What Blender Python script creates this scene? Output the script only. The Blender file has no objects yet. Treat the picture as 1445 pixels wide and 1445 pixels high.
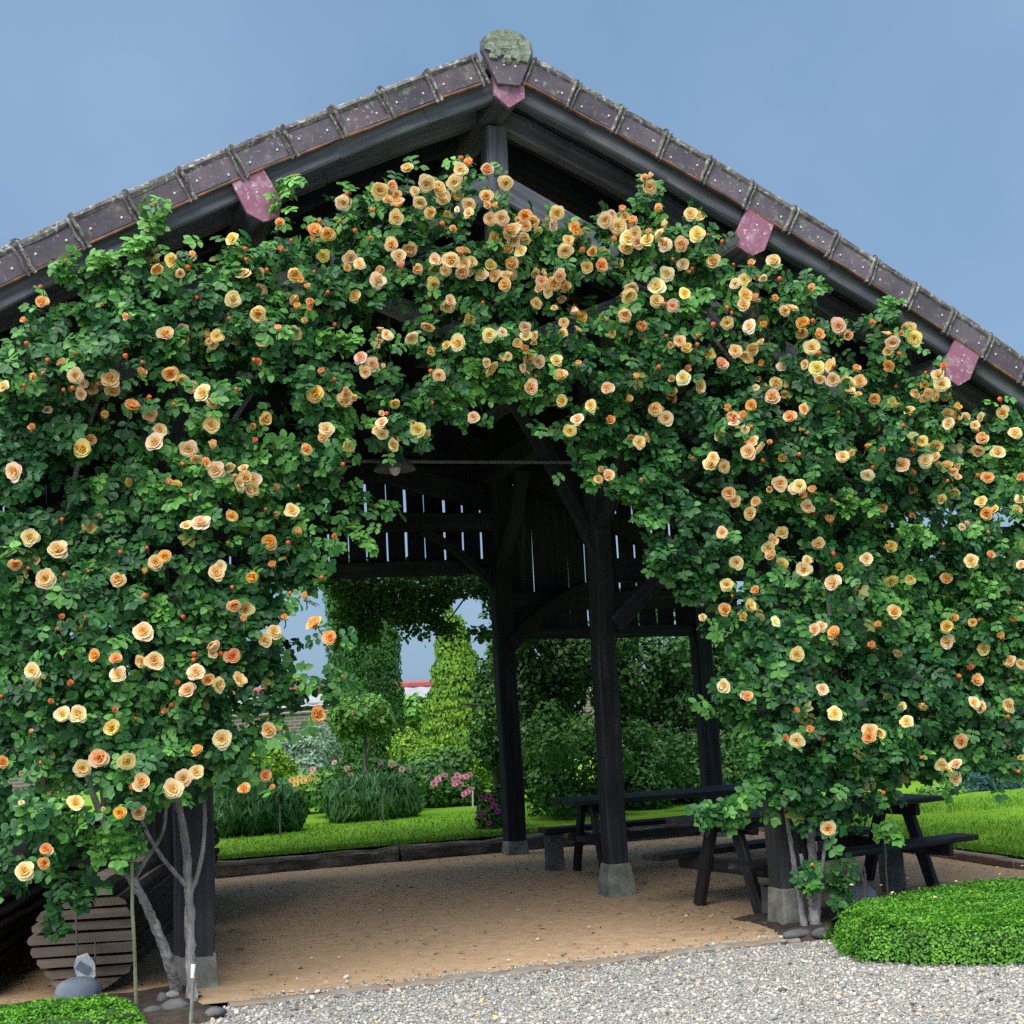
import bpy, math, random
import numpy as np
from mathutils import Vector, Matrix
RNG = np.random.default_rng(7)
random.seed(7)
scene = bpy.context.scene
COL = scene.collection

# ------------------------------------------------------------------ camera
F_PX, PITCH, ROLL, YAW = 2008.857, 0.12989, 0.0515, 0.3338
CAM = np.array([-3.07562, -8.48568, 1.6])
_fw = np.array([math.sin(YAW)*math.cos(PITCH), math.cos(YAW)*math.cos(PITCH), math.sin(PITCH)])
_rt = np.array([math.cos(YAW), -math.sin(YAW), 0.0])
_up = np.cross(_rt, _fw)
_r2 = math.cos(ROLL)*_rt - math.sin(ROLL)*_up
_u2 = math.sin(ROLL)*_rt + math.cos(ROLL)*_up
cam_d = bpy.data.cameras.new('camera')
cam_o = bpy.data.objects.new('camera', cam_d)
COL.objects.link(cam_o)
cam_d.sensor_fit = 'HORIZONTAL'; cam_d.sensor_width = 36.0
cam_d.lens = 36.0*F_PX/1445.0
cam_d.clip_start = 0.1; cam_d.clip_end = 1500.0
cam_o.matrix_world = Matrix(((_r2[0], _u2[0], -_fw[0], CAM[0]), (_r2[1], _u2[1], -_fw[1], CAM[1]),
                             (_r2[2], _u2[2], -_fw[2], CAM[2]), (0, 0, 0, 1)))
scene.camera = cam_o

def _ray(x, y):
    return _fw*F_PX + _r2*(x-722.5) - _u2*(y-722.5)
def at(x, y, Y):
    """measured photo point -> point of the vertical plane at depth Y"""
    d = _ray(x, y); return CAM + d*((Y-CAM[1])/d[1])
def gnd(x, y, z=0.0):
    """measured photo point -> point at height z"""
    d = _ray(x, y); return CAM + d*((z-CAM[2])/d[2])

# ------------------------------------------------------------------ light
SUN_EL, SUN_AZ = math.radians(61), math.radians(230)      # azimuth clockwise from +Y (north)
w = bpy.data.worlds.new('World'); scene.world = w; w.use_nodes = True
nt = w.node_tree; nt.nodes.clear()
n_out = nt.nodes.new('ShaderNodeOutputWorld')
n_sky = nt.nodes.new('ShaderNodeTexSky'); n_sky.sky_type = 'NISHITA'; n_sky.sun_disc = False
n_sky.sun_elevation = SUN_EL; n_sky.sun_rotation = SUN_AZ
n_b1 = nt.nodes.new('ShaderNodeBackground'); n_b1.inputs[1].default_value = 0.05
nt.links.new(n_sky.outputs[0], n_b1.inputs[0])
n_tc = nt.nodes.new('ShaderNodeTexCoord')
n_ns = nt.nodes.new('ShaderNodeTexNoise'); n_ns.inputs['Scale'].default_value = 3.2; n_ns.inputs['Detail'].default_value = 5
nt.links.new(n_tc.outputs['Generated'], n_ns.inputs['Vector'])
n_cr = nt.nodes.new('ShaderNodeValToRGB')
n_cr.color_ramp.elements[0].position = 0.3; n_cr.color_ramp.elements[0].color = (0.036, 0.065, 0.104, 1)
n_cr.color_ramp.elements[1].position = 0.72; n_cr.color_ramp.elements[1].color = (0.058, 0.087, 0.126, 1)
nt.links.new(n_ns.outputs['Fac'], n_cr.inputs[0])
n_b2 = nt.nodes.new('ShaderNodeBackground'); n_b2.inputs[1].default_value = 1.0
nt.links.new(n_cr.outputs[0], n_b2.inputs[0])
n_mx = nt.nodes.new('ShaderNodeMixShader'); n_mx.inputs[0].default_value = 0.9
nt.links.new(n_b1.outputs[0], n_mx.inputs[1]); nt.links.new(n_b2.outputs[0], n_mx.inputs[2])
nt.links.new(n_mx.outputs[0], n_out.inputs[0])
sun_d = bpy.data.lights.new('sun', 'SUN'); sun_d.energy = 1.5; sun_d.angle = math.radians(80)
sun_d.color = (1.0, 0.965, 0.90)
sun_o = bpy.data.objects.new('sun', sun_d); COL.objects.link(sun_o)
_sd = Vector((math.sin(SUN_AZ)*math.cos(SUN_EL), math.cos(SUN_AZ)*math.cos(SUN_EL), math.sin(SUN_EL)))
sun_o.rotation_euler = _sd.to_track_quat('Z', 'Y').to_euler()
sun_o.location = (-10, -20, 30)
vs = scene.view_settings
scene.display_settings.display_device = 'sRGB'
vs.view_transform = 'Standard'; vs.look = 'None'; vs.gamma = 1.0; vs.use_curve_mapping = False
vs.exposure = 2.36
cy = scene.cycles
cy.max_bounces = 6; cy.diffuse_bounces = 3; cy.glossy_bounces = 2; cy.transmission_bounces = 3; cy.transparent_max_bounces = 6
cy.use_denoising = False
try:
    cy.denoiser = 'OPENIMAGEDENOISE'
except Exception:
    pass
scene.render.film_transparent = False

# ------------------------------------------------------------------ materials
def new_mat(name):
    m = bpy.data.materials.new(name); m.use_nodes = True
    t = m.node_tree; b = t.nodes['Principled BSDF']
    return m, t, b
def lnk(t, a, b): t.links.new(a, b)
def noise(t, scale, detail=4, rough=0.55, vec=None, dist=0.0):
    n = t.nodes.new('ShaderNodeTexNoise'); n.inputs['Scale'].default_value = scale
    n.inputs['Detail'].default_value = detail; n.inputs['Roughness'].default_value = rough
    n.inputs['Distortion'].default_value = dist
    if vec is not None: lnk(t, vec, n.inputs['Vector'])
    return n.outputs['Fac']
def ramp(t, fac, stops):
    r = t.nodes.new('ShaderNodeValToRGB'); e = r.color_ramp.elements
    while len(e) < len(stops): e.new(0.5)
    for i, (p, c) in enumerate(stops):
        e[i].position = p; e[i].color = (c[0], c[1], c[2], 1)
    lnk(t, fac, r.inputs[0]); return r.outputs[0]
def mixc(t, fac, a, b, mode='MIX'):
    m = t.nodes.new('ShaderNodeMix'); m.data_type = 'RGBA'; m.blend_type = mode
    if isinstance(fac, float): m.inputs[0].default_value = fac
    else: lnk(t, fac, m.inputs[0])
    for s, v in ((6, a), (7, b)):
        if isinstance(v, tuple): m.inputs[s].default_value = (v[0], v[1], v[2], 1)
        else: lnk(t, v, m.inputs[s])
    return m.outputs[2]
def objco(t, scale=(1, 1, 1), kind='Object'):
    c = t.nodes.new('ShaderNodeTexCoord'); m = t.nodes.new('ShaderNodeMapping')
    m.inputs['Scale'].default_value = scale
    lnk(t, c.outputs[kind], m.inputs['Vector']); return m.outputs[0]
def geoco(t, scale=(1, 1, 1)):
    c = t.nodes.new('ShaderNodeNewGeometry'); m = t.nodes.new('ShaderNodeMapping')
    m.inputs['Scale'].default_value = scale
    lnk(t, c.outputs['Position'], m.inputs['Vector']); return m.outputs[0]
def bump(t, b, h, strength, dist=0.01):
    n = t.nodes.new('ShaderNodeBump'); n.inputs['Strength'].default_value = strength
    n.inputs['Distance'].default_value = dist
    lnk(t, h, n.inputs['Height']); lnk(t, n.outputs[0], b.inputs['Normal'])
def randv(t):
    return t.nodes.new('ShaderNodeObjectInfo').outputs['Random']
def surf_mat(name, stops, scale, rough=0.8, bscale=None, bstr=0.4, bdist=0.01, sc=(1, 1, 1), spec=0.3, objrand=0.0, extra=None):
    m, t, b = new_mat(name)
    v = geoco(t, sc)
    c = ramp(t, noise(t, scale, 6, 0.6, v), stops)
    if extra:      # patches of another colour: (scale, lo, hi, colour)
        for (es, lo, hi, ec) in extra:
            f = ramp(t, noise(t, es, 5, 0.65, geoco(t)), [(lo, (0, 0, 0)), (hi, (1, 1, 1))])
            c = mixc(t, f, c, ec)
    if objrand:
        f = ramp(t, randv(t), [(0, (1-objrand,)*3), (1, (1+objrand*0.6,)*3)])
        c = mixc(t, 1.0, c, f, 'MULTIPLY')
    lnk(t, c, b.inputs['Base Color']); b.inputs['Roughness'].default_value = rough
    b.inputs['Specular IOR Level'].default_value = spec
    if bscale: bump(t, b, noise(t, bscale, 6, 0.65, geoco(t, sc)), bstr, bdist)
    return m
def leaf_mat(name, dark, mid, light, rough=0.5, trans=0.2, spec=0.3, use_obj=False, bronze=None):
    m, t, b = new_mat(name)
    a = t.nodes.new('ShaderNodeAttribute'); a.attribute_name = 'tint'
    f = a.outputs['Fac']
    if use_obj:
        mm = t.nodes.new('ShaderNodeMath'); mm.operation = 'MULTIPLY_ADD'
        lnk(t, randv(t), mm.inputs[0]); mm.inputs[1].default_value = 0.4; lnk(t, f, mm.inputs[2]); f = mm.outputs[0]
    c = ramp(t, f, [(0.0, dark), (0.5, mid), (1.0, light)] if not bronze else [(0.0, dark), (0.46, mid), (0.92, light), (0.96, bronze)])
    lnk(t, c, b.inputs['Base Color']); b.inputs['Roughness'].default_value = rough
    b.inputs['Specular IOR Level'].default_value = spec
    tr = t.nodes.new('ShaderNodeBsdfTranslucent'); lnk(t, c, tr.inputs['Color'])
    mx = t.nodes.new('ShaderNodeMixShader'); mx.inputs[0].default_value = trans
    lnk(t, b.outputs[0], mx.inputs[1]); lnk(t, tr.outputs[0], mx.inputs[2])
    lnk(t, mx.outputs[0], t.nodes['Material Output'].inputs[0])
    return m
def petal_mat(name, stops, trans=0.35):
    m, t, b = new_mat(name)
    a = t.nodes.new('ShaderNodeAttribute'); a.attribute_name = 'tint'
    c = ramp(t, a.outputs['Fac'], stops)
    oi = t.nodes.new('ShaderNodeObjectInfo')
    c = mixc(t, 1.0, c, oi.outputs['Color'], 'MULTIPLY')
    lnk(t, c, b.inputs['Base Color']); b.inputs['Roughness'].default_value = 0.6
    b.inputs['Specular IOR Level'].default_value = 0.2
    tr = t.nodes.new('ShaderNodeBsdfTranslucent'); lnk(t, c, tr.inputs['Color'])
    mx = t.nodes.new('ShaderNodeMixShader'); mx.inputs[0].default_value = trans
    lnk(t, b.outputs[0], mx.inputs[1]); lnk(t, tr.outputs[0], mx.inputs[2])
    lnk(t, mx.outputs[0], t.nodes['Material Output'].inputs[0])
    return m

M = {}
WOODX = (0.7, 9, 9)
def wood_mat(name, stops, rough=0.8, bstr=0.5, objrand=0.35):
    """grain runs along the local X of the timber (UV-free: uses the 'grain' vector attribute)"""
    m, t, b = new_mat(name)
    a = t.nodes.new('ShaderNodeAttribute'); a.attribute_name = 'grain'
    mp = t.nodes.new('ShaderNodeMapping'); mp.inputs['Scale'].default_value = (1.3, 26, 26)
    lnk(t, a.outputs['Vector'], mp.inputs['Vector'])
    oi = t.nodes.new('ShaderNodeObjectInfo')
    ad = t.nodes.new('ShaderNodeVectorMath'); ad.operation = 'ADD'; lnk(t, mp.outputs[0], ad.inputs[0])
    sc_ = t.nodes.new('ShaderNodeMath'); sc_.operation = 'MULTIPLY'; sc_.inputs[1].default_value = 37.0
    lnk(t, oi.outputs['Random'], sc_.inputs[0]); lnk(t, sc_.outputs[0], ad.inputs[1])
    n1 = noise(t, 1.0, 6, 0.65, ad.outputs[0], 0.3)
    n2 = noise(t, 2.2, 4, 0.5, geoco(t))
    c = ramp(t, n1, stops)
    c2 = ramp(t, n2, [(0.3, (0.6, 0.6, 0.62)), (0.7, (1.15, 1.12, 1.08))])
    c = mixc(t, 1.0, c, c2, 'MULTIPLY')
    f = ramp(t, oi.outputs['Random'], [(0, (1-objrand,)*3), (1, (1+objrand*0.6,)*3)])
    c = mixc(t, 1.0, c, f, 'MULTIPLY')
    lnk(t, c, b.inputs['Base Color']); b.inputs['Roughness'].default_value = rough
    b.inputs['Specular IOR Level'].default_value = 0.25
    bump(t, b, n1, bstr, 0.006)
    return m
M['wood_dark'] = wood_mat('tarred_timber', [(0.3, (0.012, 0.013, 0.016)), (0.55, (0.026, 0.028, 0.036)), (0.8, (0.09, 0.092, 0.10))])
M['wood_front'] = wood_mat('weathered_timber', [(0.3, (0.065, 0.072, 0.092)), (0.55, (0.16, 0.17, 0.195)), (0.85, (0.33, 0.33, 0.335))])
M['wood_post'] = wood_mat('grey_blue_post', [(0.3, (0.028, 0.031, 0.038)), (0.55, (0.05, 0.054, 0.062)), (0.85, (0.11, 0.11, 0.115))])
M['wood_table'] = wood_mat('black_stained_table', [(0.3, (0.012, 0.012, 0.015)), (0.55, (0.028, 0.029, 0.034)), (0.8, (0.11, 0.11, 0.112))], rough=0.55)
M['wood_log'] = wood_mat('sawn_log_wood', [(0.3, (0.19, 0.15, 0.12)), (0.55, (0.31, 0.25, 0.20)), (0.85, (0.43, 0.36, 0.29))])
M['wood_bark'] = surf_mat('log_bark', [(0.3, (0.012, 0.010, 0.009)), (0.7, (0.05, 0.042, 0.036))], 14, 0.95, 30, 0.9, 0.02)
M['sleeper'] = surf_mat('old_sleeper', [(0.3, (0.03, 0.028, 0.024)), (0.5, (0.09, 0.08, 0.068)), (0.75, (0.30, 0.27, 0.235))], 5, 0.9, 22, 0.8, 0.02, sc=(0.6, 3, 3), extra=[(3.0, 0.55, 0.7, (0.05, 0.07, 0.03))])
M['concrete'] = surf_mat('mossy_concrete', [(0.3, (0.12, 0.125, 0.11)), (0.55, (0.22, 0.225, 0.20)), (0.8, (0.34, 0.34, 0.31))], 9, 0.95, 40, 0.6, 0.01, extra=[(6, 0.56, 0.7, (0.09, 0.11, 0.065))])
M['kerb'] = surf_mat('kerb_concrete', [(0.3, (0.15, 0.135, 0.115)), (0.55, (0.25, 0.225, 0.195)), (0.8, (0.36, 0.34, 0.31))], 7, 0.95, 60, 0.5, 0.008, extra=[(2.2, 0.45, 0.65, (0.24, 0.175, 0.12))])
M['tile'] = surf_mat('slate_purple_clay', [(0.3, (0.075, 0.068, 0.086)), (0.5, (0.115, 0.098, 0.122)), (0.62, (0.15, 0.108, 0.125)), (0.8, (0.20, 0.185, 0.20))], 5, 0.75, 45, 0.35, 0.006, objrand=0.3,
                     extra=[(9, 0.56, 0.68, (0.21, 0.25, 0.17)), (34, 0.6, 0.68, (0.34, 0.36, 0.33)), (3.1, 0.64, 0.76, (0.17, 0.075, 0.07))])
M['tile_rib'] = surf_mat('lichen_clay', [(0.3, (0.06, 0.052, 0.056)), (0.5, (0.115, 0.10, 0.105)), (0.75, (0.20, 0.19, 0.175))], 13, 0.9, 60, 0.8, 0.01, extra=[(11, 0.50, 0.64, (0.17, 0.19, 0.135)), (30, 0.54, 0.64, (0.40, 0.40, 0.38))])
M['tile_orange'] = surf_mat('bare_orange_clay', [(0.3, (0.075, 0.06, 0.055)), (0.5, (0.14, 0.09, 0.065)), (0.62, (0.27, 0.13, 0.07)), (0.8, (0.20, 0.185, 0.11))], 8, 0.85, 40, 0.3)
M['lichen'] = surf_mat('thick_lichen', [(0.3, (0.13, 0.15, 0.11)), (0.5, (0.24, 0.28, 0.21)), (0.7, (0.36, 0.42, 0.33)), (0.85, (0.16, 0.12, 0.12))], 22, 0.95, 50, 1.0, 0.02)
M['nail'] = surf_mat('pale_nail', [(0, (0.55, 0.57, 0.6)), (1, (0.7, 0.72, 0.75))], 5, 0.5)
M['plate'] = surf_mat('faded_pink_paint', [(0.3, (0.25, 0.095, 0.15)), (0.6, (0.32, 0.135, 0.20)), (0.8, (0.37, 0.185, 0.25))], 6, 0.6, 60, 0.25, 0.004, extra=[(9, 0.52, 0.64, (0.42, 0.27, 0.33)), (21, 0.58, 0.66, (0.58, 0.50, 0.54))])
M['roof_top'] = surf_mat('roof_tiles', [(0.3, (0.08, 0.06, 0.06)), (0.7, (0.17, 0.11, 0.10))], 7, 0.9, 30, 0.5)
M['roof_under'] = surf_mat('roof_boards', [(0.3, (0.035, 0.037, 0.048)), (0.7, (0.10, 0.10, 0.12))], 5, 0.9, 20, 0.5, sc=(1, 6, 1))
M['metal'] = surf_mat('dull_metal', [(0, (0.08, 0.09, 0.09)), (1, (0.16, 0.17, 0.17))], 8, 0.5)
M['cane'] = surf_mat('rose_bark', [(0.3, (0.14, 0.13, 0.125)), (0.55, (0.30, 0.28, 0.28)), (0.8, (0.46, 0.435, 0.43))], 18, 0.95, 45, 1.0, 0.012, sc=(1, 1, 0.4))
M['cane_green'] = surf_mat('green_cane', [(0.3, (0.03, 0.05, 0.02)), (0.7, (0.09, 0.085, 0.045))], 9, 0.8, 30, 0.6)
M['bark'] = surf_mat('tree_bark', [(0.3, (0.025, 0.02, 0.016)), (0.7, (0.09, 0.08, 0.065))], 9, 0.95, 25, 0.9, 0.02)
M['stake'] = surf_mat('grey_stake', [(0.3, (0.10, 0.10, 0.085)), (0.7, (0.24, 0.235, 0.21))], 12, 0.8, 50, 0.5)
M['stake_green'] = surf_mat('greenish_stake', [(0.3, (0.09, 0.10, 0.055)), (0.7, (0.20, 0.21, 0.13))], 6, 0.8, 50, 0.5)
M['white'] = surf_mat('white_plastic', [(0.3, (0.66, 0.68, 0.70)), (0.7, (0.8, 0.8, 0.8))], 12, 0.5)
M['stone_blue'] = surf_mat('blue_grey_stone', [(0.3, (0.16, 0.19, 0.24)), (0.7, (0.29, 0.33, 0.39))], 8, 0.85, 30, 0.5)
M['stone_dark'] = surf_mat('dark_stone', [(0.3, (0.05, 0.052, 0.055)), (0.7, (0.15, 0.15, 0.152))], 8, 0.9, 30, 0.8)
M['mulch'] = surf_mat('bark_mulch', [(0.25, (0.34, 0.225, 0.13)), (0.5, (0.46, 0.31, 0.185)), (0.75, (0.54, 0.385, 0.24))], 9, 0.95, 26, 0.6, 0.02, extra=[(70, 0.60, 0.72, (0.32, 0.21, 0.125)), (0.9, 0.5, 0.7, (0.47, 0.315, 0.18))])
M['soil'] = surf_mat('soil', [(0.3, (0.03, 0.022, 0.017)), (0.7, (0.09, 0.07, 0.055))], 12, 0.98, 40, 1.0, 0.02)
M['gravel_bed'] = surf_mat('gravel_ground', [(0.3, (0.15, 0.15, 0.142)), (0.5, (0.27, 0.265, 0.25)), (0.7, (0.37, 0.365, 0.35))], 38, 0.95, 60, 1.0, 0.015)
M['lawn'] = surf_mat('mown_lawn', [(0.3, (0.095, 0.235, 0.016)), (0.5, (0.135, 0.30, 0.022)), (0.72, (0.18, 0.36, 0.032))], 2.2, 0.95, 90, 0.9, 0.02, extra=[(60, 0.5, 0.66, (0.105, 0.25, 0.018)), (0.5, 0.45, 0.65, (0.185, 0.325, 0.026)), (1.7, 0.58, 0.72, (0.21, 0.31, 0.05))], spec=0.1)
M['edging'] = surf_mat('pink_paver', [(0.3, (0.22, 0.15, 0.12)), (0.7, (0.36, 0.27, 0.225))], 9, 0.9, 40, 0.5, objrand=0.25)

def attr_mat(name, stops, rough=0.85, spec=0.3):
    m, t, b = new_mat(name)
    a = t.nodes.new('ShaderNodeAttribute'); a.attribute_name = 'tint'
    lnk(t, ramp(t, a.outputs['Fac'], stops), b.inputs['Base Color'])
    b.inputs['Roughness'].default_value = rough; b.inputs['Specular IOR Level'].default_value = spec
    return m
M['pebble'] = attr_mat('gravel_stones', [(0.0, (0.07, 0.072, 0.07)), (0.25, (0.20, 0.20, 0.19)), (0.5, (0.34, 0.333, 0.312)), (0.75, (0.41, 0.355, 0.285)), (0.9, (0.58, 0.57, 0.545)), (1.0, (0.5, 0.38, 0.22))])
M['chip'] = attr_mat('bark_chips', [(0.0, (0.24, 0.16, 0.10)), (0.5, (0.40, 0.28, 0.18)), (1.0, (0.55, 0.42, 0.29))], 0.95, 0.1)
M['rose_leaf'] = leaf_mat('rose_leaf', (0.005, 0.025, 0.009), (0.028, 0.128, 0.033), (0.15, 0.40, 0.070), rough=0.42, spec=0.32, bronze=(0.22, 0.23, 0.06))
M['rose_leaf_one'] = leaf_mat('rose_leaf_front', (0.010, 0.045, 0.022), (0.028, 0.112, 0.040), (0.085, 0.235, 0.045), use_obj=False)
M['petal'] = petal_mat('apricot_petal', [(0.0, (0.96, 0.40, 0.045)), (0.25, (0.97, 0.57, 0.15)), (0.55, (0.98, 0.71, 0.29)), (0.85, (0.98, 0.80, 0.46)), (1.0, (0.98, 0.86, 0.62))])
M['bud'] = petal_mat('bud_petal', [(0.0, (0.85, 0.10, 0.05)), (0.5, (0.90, 0.19, 0.06)), (1.0, (0.92, 0.36, 0.13))])
M['sepal'] = leaf_mat('sepal', (0.05, 0.12, 0.03), (0.08, 0.17, 0.04), (0.12, 0.22, 0.06))
M['peony'] = petal_mat('pink_petal', [(0.0, (0.9, 0.75, 0.55)), (0.5, (0.9, 0.6, 0.62)), (1.0, (0.92, 0.74, 0.74))])
M['box_leaf'] = leaf_mat('box_leaf', (0.035, 0.135, 0.012), (0.085, 0.275, 0.020), (0.17, 0.42, 0.034), trans=0.25)
M['yew_leaf'] = leaf_mat('yew_leaf', (0.025, 0.10, 0.018), (0.055, 0.185, 0.028), (0.12, 0.30, 0.040), rough=0.6)
M['gold_leaf'] = leaf_mat('golden_conifer_leaf', (0.06, 0.17, 0.016), (0.16, 0.33, 0.026), (0.34, 0.50, 0.04), rough=0.6)
M['tree_leaf'] = leaf_mat('tree_leaf', (0.016, 0.055, 0.014), (0.038, 0.12, 0.024), (0.11, 0.26, 0.04))
M['bush_leaf'] = leaf_mat('bush_leaf', (0.035, 0.12, 0.022), (0.08, 0.225, 0.04), (0.18, 0.38, 0.07))
M['fresh_leaf'] = leaf_mat('fresh_leaf', (0.08, 0.21, 0.035), (0.15, 0.34, 0.055), (0.27, 0.46, 0.09))
M['grey_leaf'] = leaf_mat('grey_green_leaf', (0.08, 0.17, 0.10), (0.17, 0.29, 0.19), (0.30, 0.43, 0.30))
M['blue_leaf'] = leaf_mat('blue_spruce_leaf', (0.015, 0.06, 0.05), (0.035, 0.12, 0.105), (0.075, 0.2, 0.17))
M['lav_leaf'] = leaf_mat('lavender_leaf', (0.035, 0.12, 0.04), (0.075, 0.205, 0.07), (0.17, 0.34, 0.12))
M['vine_leaf'] = leaf_mat('vine_leaf', (0.03, 0.10, 0.014), (0.07, 0.20, 0.026), (0.17, 0.36, 0.05))
M['grass'] = leaf_mat('grass_blade', (0.08, 0.2, 0.014), (0.13, 0.29, 0.022), (0.19, 0.38, 0.035))

# brick wall far away
def brick_mat():
    m, t, b = new_mat('old_brickwork')
    v = t.nodes.new('ShaderNodeTexCoord').outputs['Object']
    mp = t.nodes.new('ShaderNodeMapping'); mp.inputs['Rotation'].default_value = (math.radians(90), 0, 0); lnk(t, v, mp.inputs[0])
    br = t.nodes.new('ShaderNodeTexBrick'); lnk(t, mp.outputs[0], br.inputs['Vector'])
    br.inputs['Scale'].default_value = 1.0; br.inputs['Brick Width'].default_value = 0.23; br.inputs['Row Height'].default_value = 0.075
    br.inputs['Mortar Size'].default_value = 0.018
    br.inputs['Color1'].default_value = (0.095, 0.066, 0.06, 1); br.inputs['Color2'].default_value = (0.15, 0.11, 0.10, 1); br.inputs['Mortar'].default_value = (0.23, 0.21, 0.20, 1)
    lnk(t, br.outputs[0], b.inputs['Base Color']); b.inputs['Roughness'].default_value = 0.9
    return m
M['brick'] = brick_mat()
M['tin'] = surf_mat('pale_tin_roof', [(0.3, (0.25, 0.265, 0.29)), (0.7, (0.36, 0.365, 0.38))], 3, 0.5)
M['red_ridge'] = surf_mat('red_ridge', [(0.3, (0.28, 0.06, 0.065)), (0.7, (0.36, 0.09, 0.09))], 4, 0.7)

# ------------------------------------------------------------------ mesh helpers
class MB:
    def __init__(s): s.v = []; s.f = []; s.m = []; s.t = []; s.g = []; s.n = 0
    def add(s, v, f, mi=0, tint=None, grain=None):
        v = np.asarray(v, float); s.v.append(v)
        for q in f: s.f.append(tuple(i+s.n for i in q)); s.m.append(mi)
        s.t.append(np.full(len(v), 0.5) if tint is None else np.broadcast_to(np.asarray(tint, float), (len(v),)).copy())
        s.g.append(v.copy() if grain is None else np.asarray(grain, float))
        s.n += len(v); return s
    def mesh(s, name, mats, off=(0, 0, 0), smooth=False):
        V = np.concatenate(s.v) - np.asarray(off)
        me = bpy.data.meshes.new(name)
        me.from_pydata(V.tolist(), [], s.f)
        for m in mats: me.materials.append(m)
        me.polygons.foreach_set('material_index', s.m)
        if smooth: me.polygons.foreach_set('use_smooth', [True]*len(s.f))
        me.attributes.new('tint', 'FLOAT', 'POINT').data.foreach_set('value', np.concatenate(s.t).astype('f'))
        me.attributes.new('grain', 'FLOAT_VECTOR', 'POINT').data.foreach_set('vector', np.concatenate(s.g).astype('f').ravel())
        me.update(); return me
def fast_mesh(name, V, F, mats, tint=None, off=(0, 0, 0), smooth=False):
    """V (n,3), F (m,k) with k = 3 or 4"""
    V = (np.asarray(V) - np.asarray(off)).astype('f'); F = np.asarray(F, dtype=np.int32); k = F.shape[1]
    me = bpy.data.meshes.new(name)
    me.vertices.add(len(V)); me.vertices.foreach_set('co', V.ravel())
    me.loops.add(F.size); me.loops.foreach_set('vertex_index', F.ravel())
    me.polygons.add(len(F)); me.polygons.foreach_set('loop_start', np.arange(0, F.size, k, dtype=np.int32))
    me.polygons.foreach_set('loop_total', np.full(len(F), k, dtype=np.int32))
    if smooth: me.polygons.foreach_set('use_smooth', np.ones(len(F), dtype=bool))
    for m in mats: me.materials.append(m)
    if tint is not None:
        me.attributes.new('tint', 'FLOAT', 'POINT').data.foreach_set('value', np.asarray(tint).astype('f'))
    me.update(calc_edges=True); me.validate(); return me

WLOC = {}
def thing(name, label, cat, loc=(0, 0, 0), group=None, kind=None):
    o = bpy.data.objects.new(name, None); COL.objects.link(o); o.location = tuple(loc)
    o.empty_display_size = 0.1
    o['label'] = label; o['category'] = cat
    if group: o['group'] = group
    if kind: o['kind'] = kind
    WLOC[o.name] = np.asarray(loc, float); return o
def wl(o): return WLOC.get(o.name, np.zeros(3)) if o else np.zeros(3)
def obj(name, mb, mats=None, parent=None, smooth=False, loc=None, kind=None):
    """link a mesh given in world coordinates as one object (origin at parent's or loc)"""
    base = wl(parent); org = base if loc is None else np.asarray(loc, float)
    me = mb.mesh(name, mats, org, smooth) if isinstance(mb, MB) else mb
    o = bpy.data.objects.new(name, me); COL.objects.link(o)
    if parent: o.parent = parent
    o.location = tuple(org - base); WLOC[o.name] = org
    if kind: o['kind'] = kind
    return o
def inst(name, me, parent, pos, rot=None, scale=1.0, color=None):
    """another object that shares mesh data; pos in world coordinates"""
    o = bpy.data.objects.new(name, me); COL.objects.link(o)
    if parent: o.parent = parent
    p = np.asarray(pos) - wl(parent)
    R = Matrix(rot.tolist()).to_4x4() if rot is not None else Matrix.Identity(4)
    o.matrix_basis = Matrix.Translation(Vector(p)) @ R @ Matrix.Scale(scale, 4)
    if color is not None: o.color = (*color, 1)
    return o
def top(o, label, cat, group=None):
    o['label'] = label; o['category'] = cat
    if group: o['group'] = group
    return o
def structure(o): o['kind'] = 'structure'; return o

def frame_axes(d, up=(0, 0, 1)):
    d = np.asarray(d, float); d = d/np.linalg.norm(d); up = np.asarray(up, float)
    s = np.cross(d, up)
    if np.linalg.norm(s) < 1e-4: s = np.cross(d, (0, 1, 0))
    s /= np.linalg.norm(s); return d, s, np.cross(s, d)
def beam(mb, p0, p1, w_, h_, up=(0, 0, 1), ch=0.012, k=2, jit=0.0, mi=0, bow=0.0):
    """chamfered timber from p0 to p1; w_ across, h_ along up; k rings, hand hewn by jit"""
    p0 = np.asarray(p0, float); p1 = np.asarray(p1, float); L = np.linalg.norm(p1-p0)
    d, s, u = frame_axes(p1-p0, up); a, b = w_/2, h_/2; c = min(ch, a*0.6, b*0.6)
    oct_ = [(-a+c, -b), (a-c, -b), (a, -b+c), (a, b-c), (a-c, b), (-a+c, b), (-a, b-c), (-a, -b+c)]
    V = []; G = []
    for i in range(k):
        f = i/(k-1); off = bow*math.sin(math.pi*f)*u
        js, ju = (RNG.normal(0, jit, 2) if jit else (0, 0))
        for x, y in oct_:
            jx, jy = (RNG.normal(0, jit*0.4, 2) if jit else (0, 0))
            V.append(p0 + d*L*f + s*(x+js+jx) + u*(y+ju+jy) + off); G.append((L*f, x, y))
    F = []
    for i in range(k-1):
        for j in range(8):
            q = (j+1) % 8; F.append((i*8+j, i*8+q, (i+1)*8+q, (i+1)*8+j))
    F.append(tuple(range(7, -1, -1))); F.append(tuple((k-1)*8+j for j in range(8)))
    return mb.add(V, F, mi, grain=G)
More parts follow.
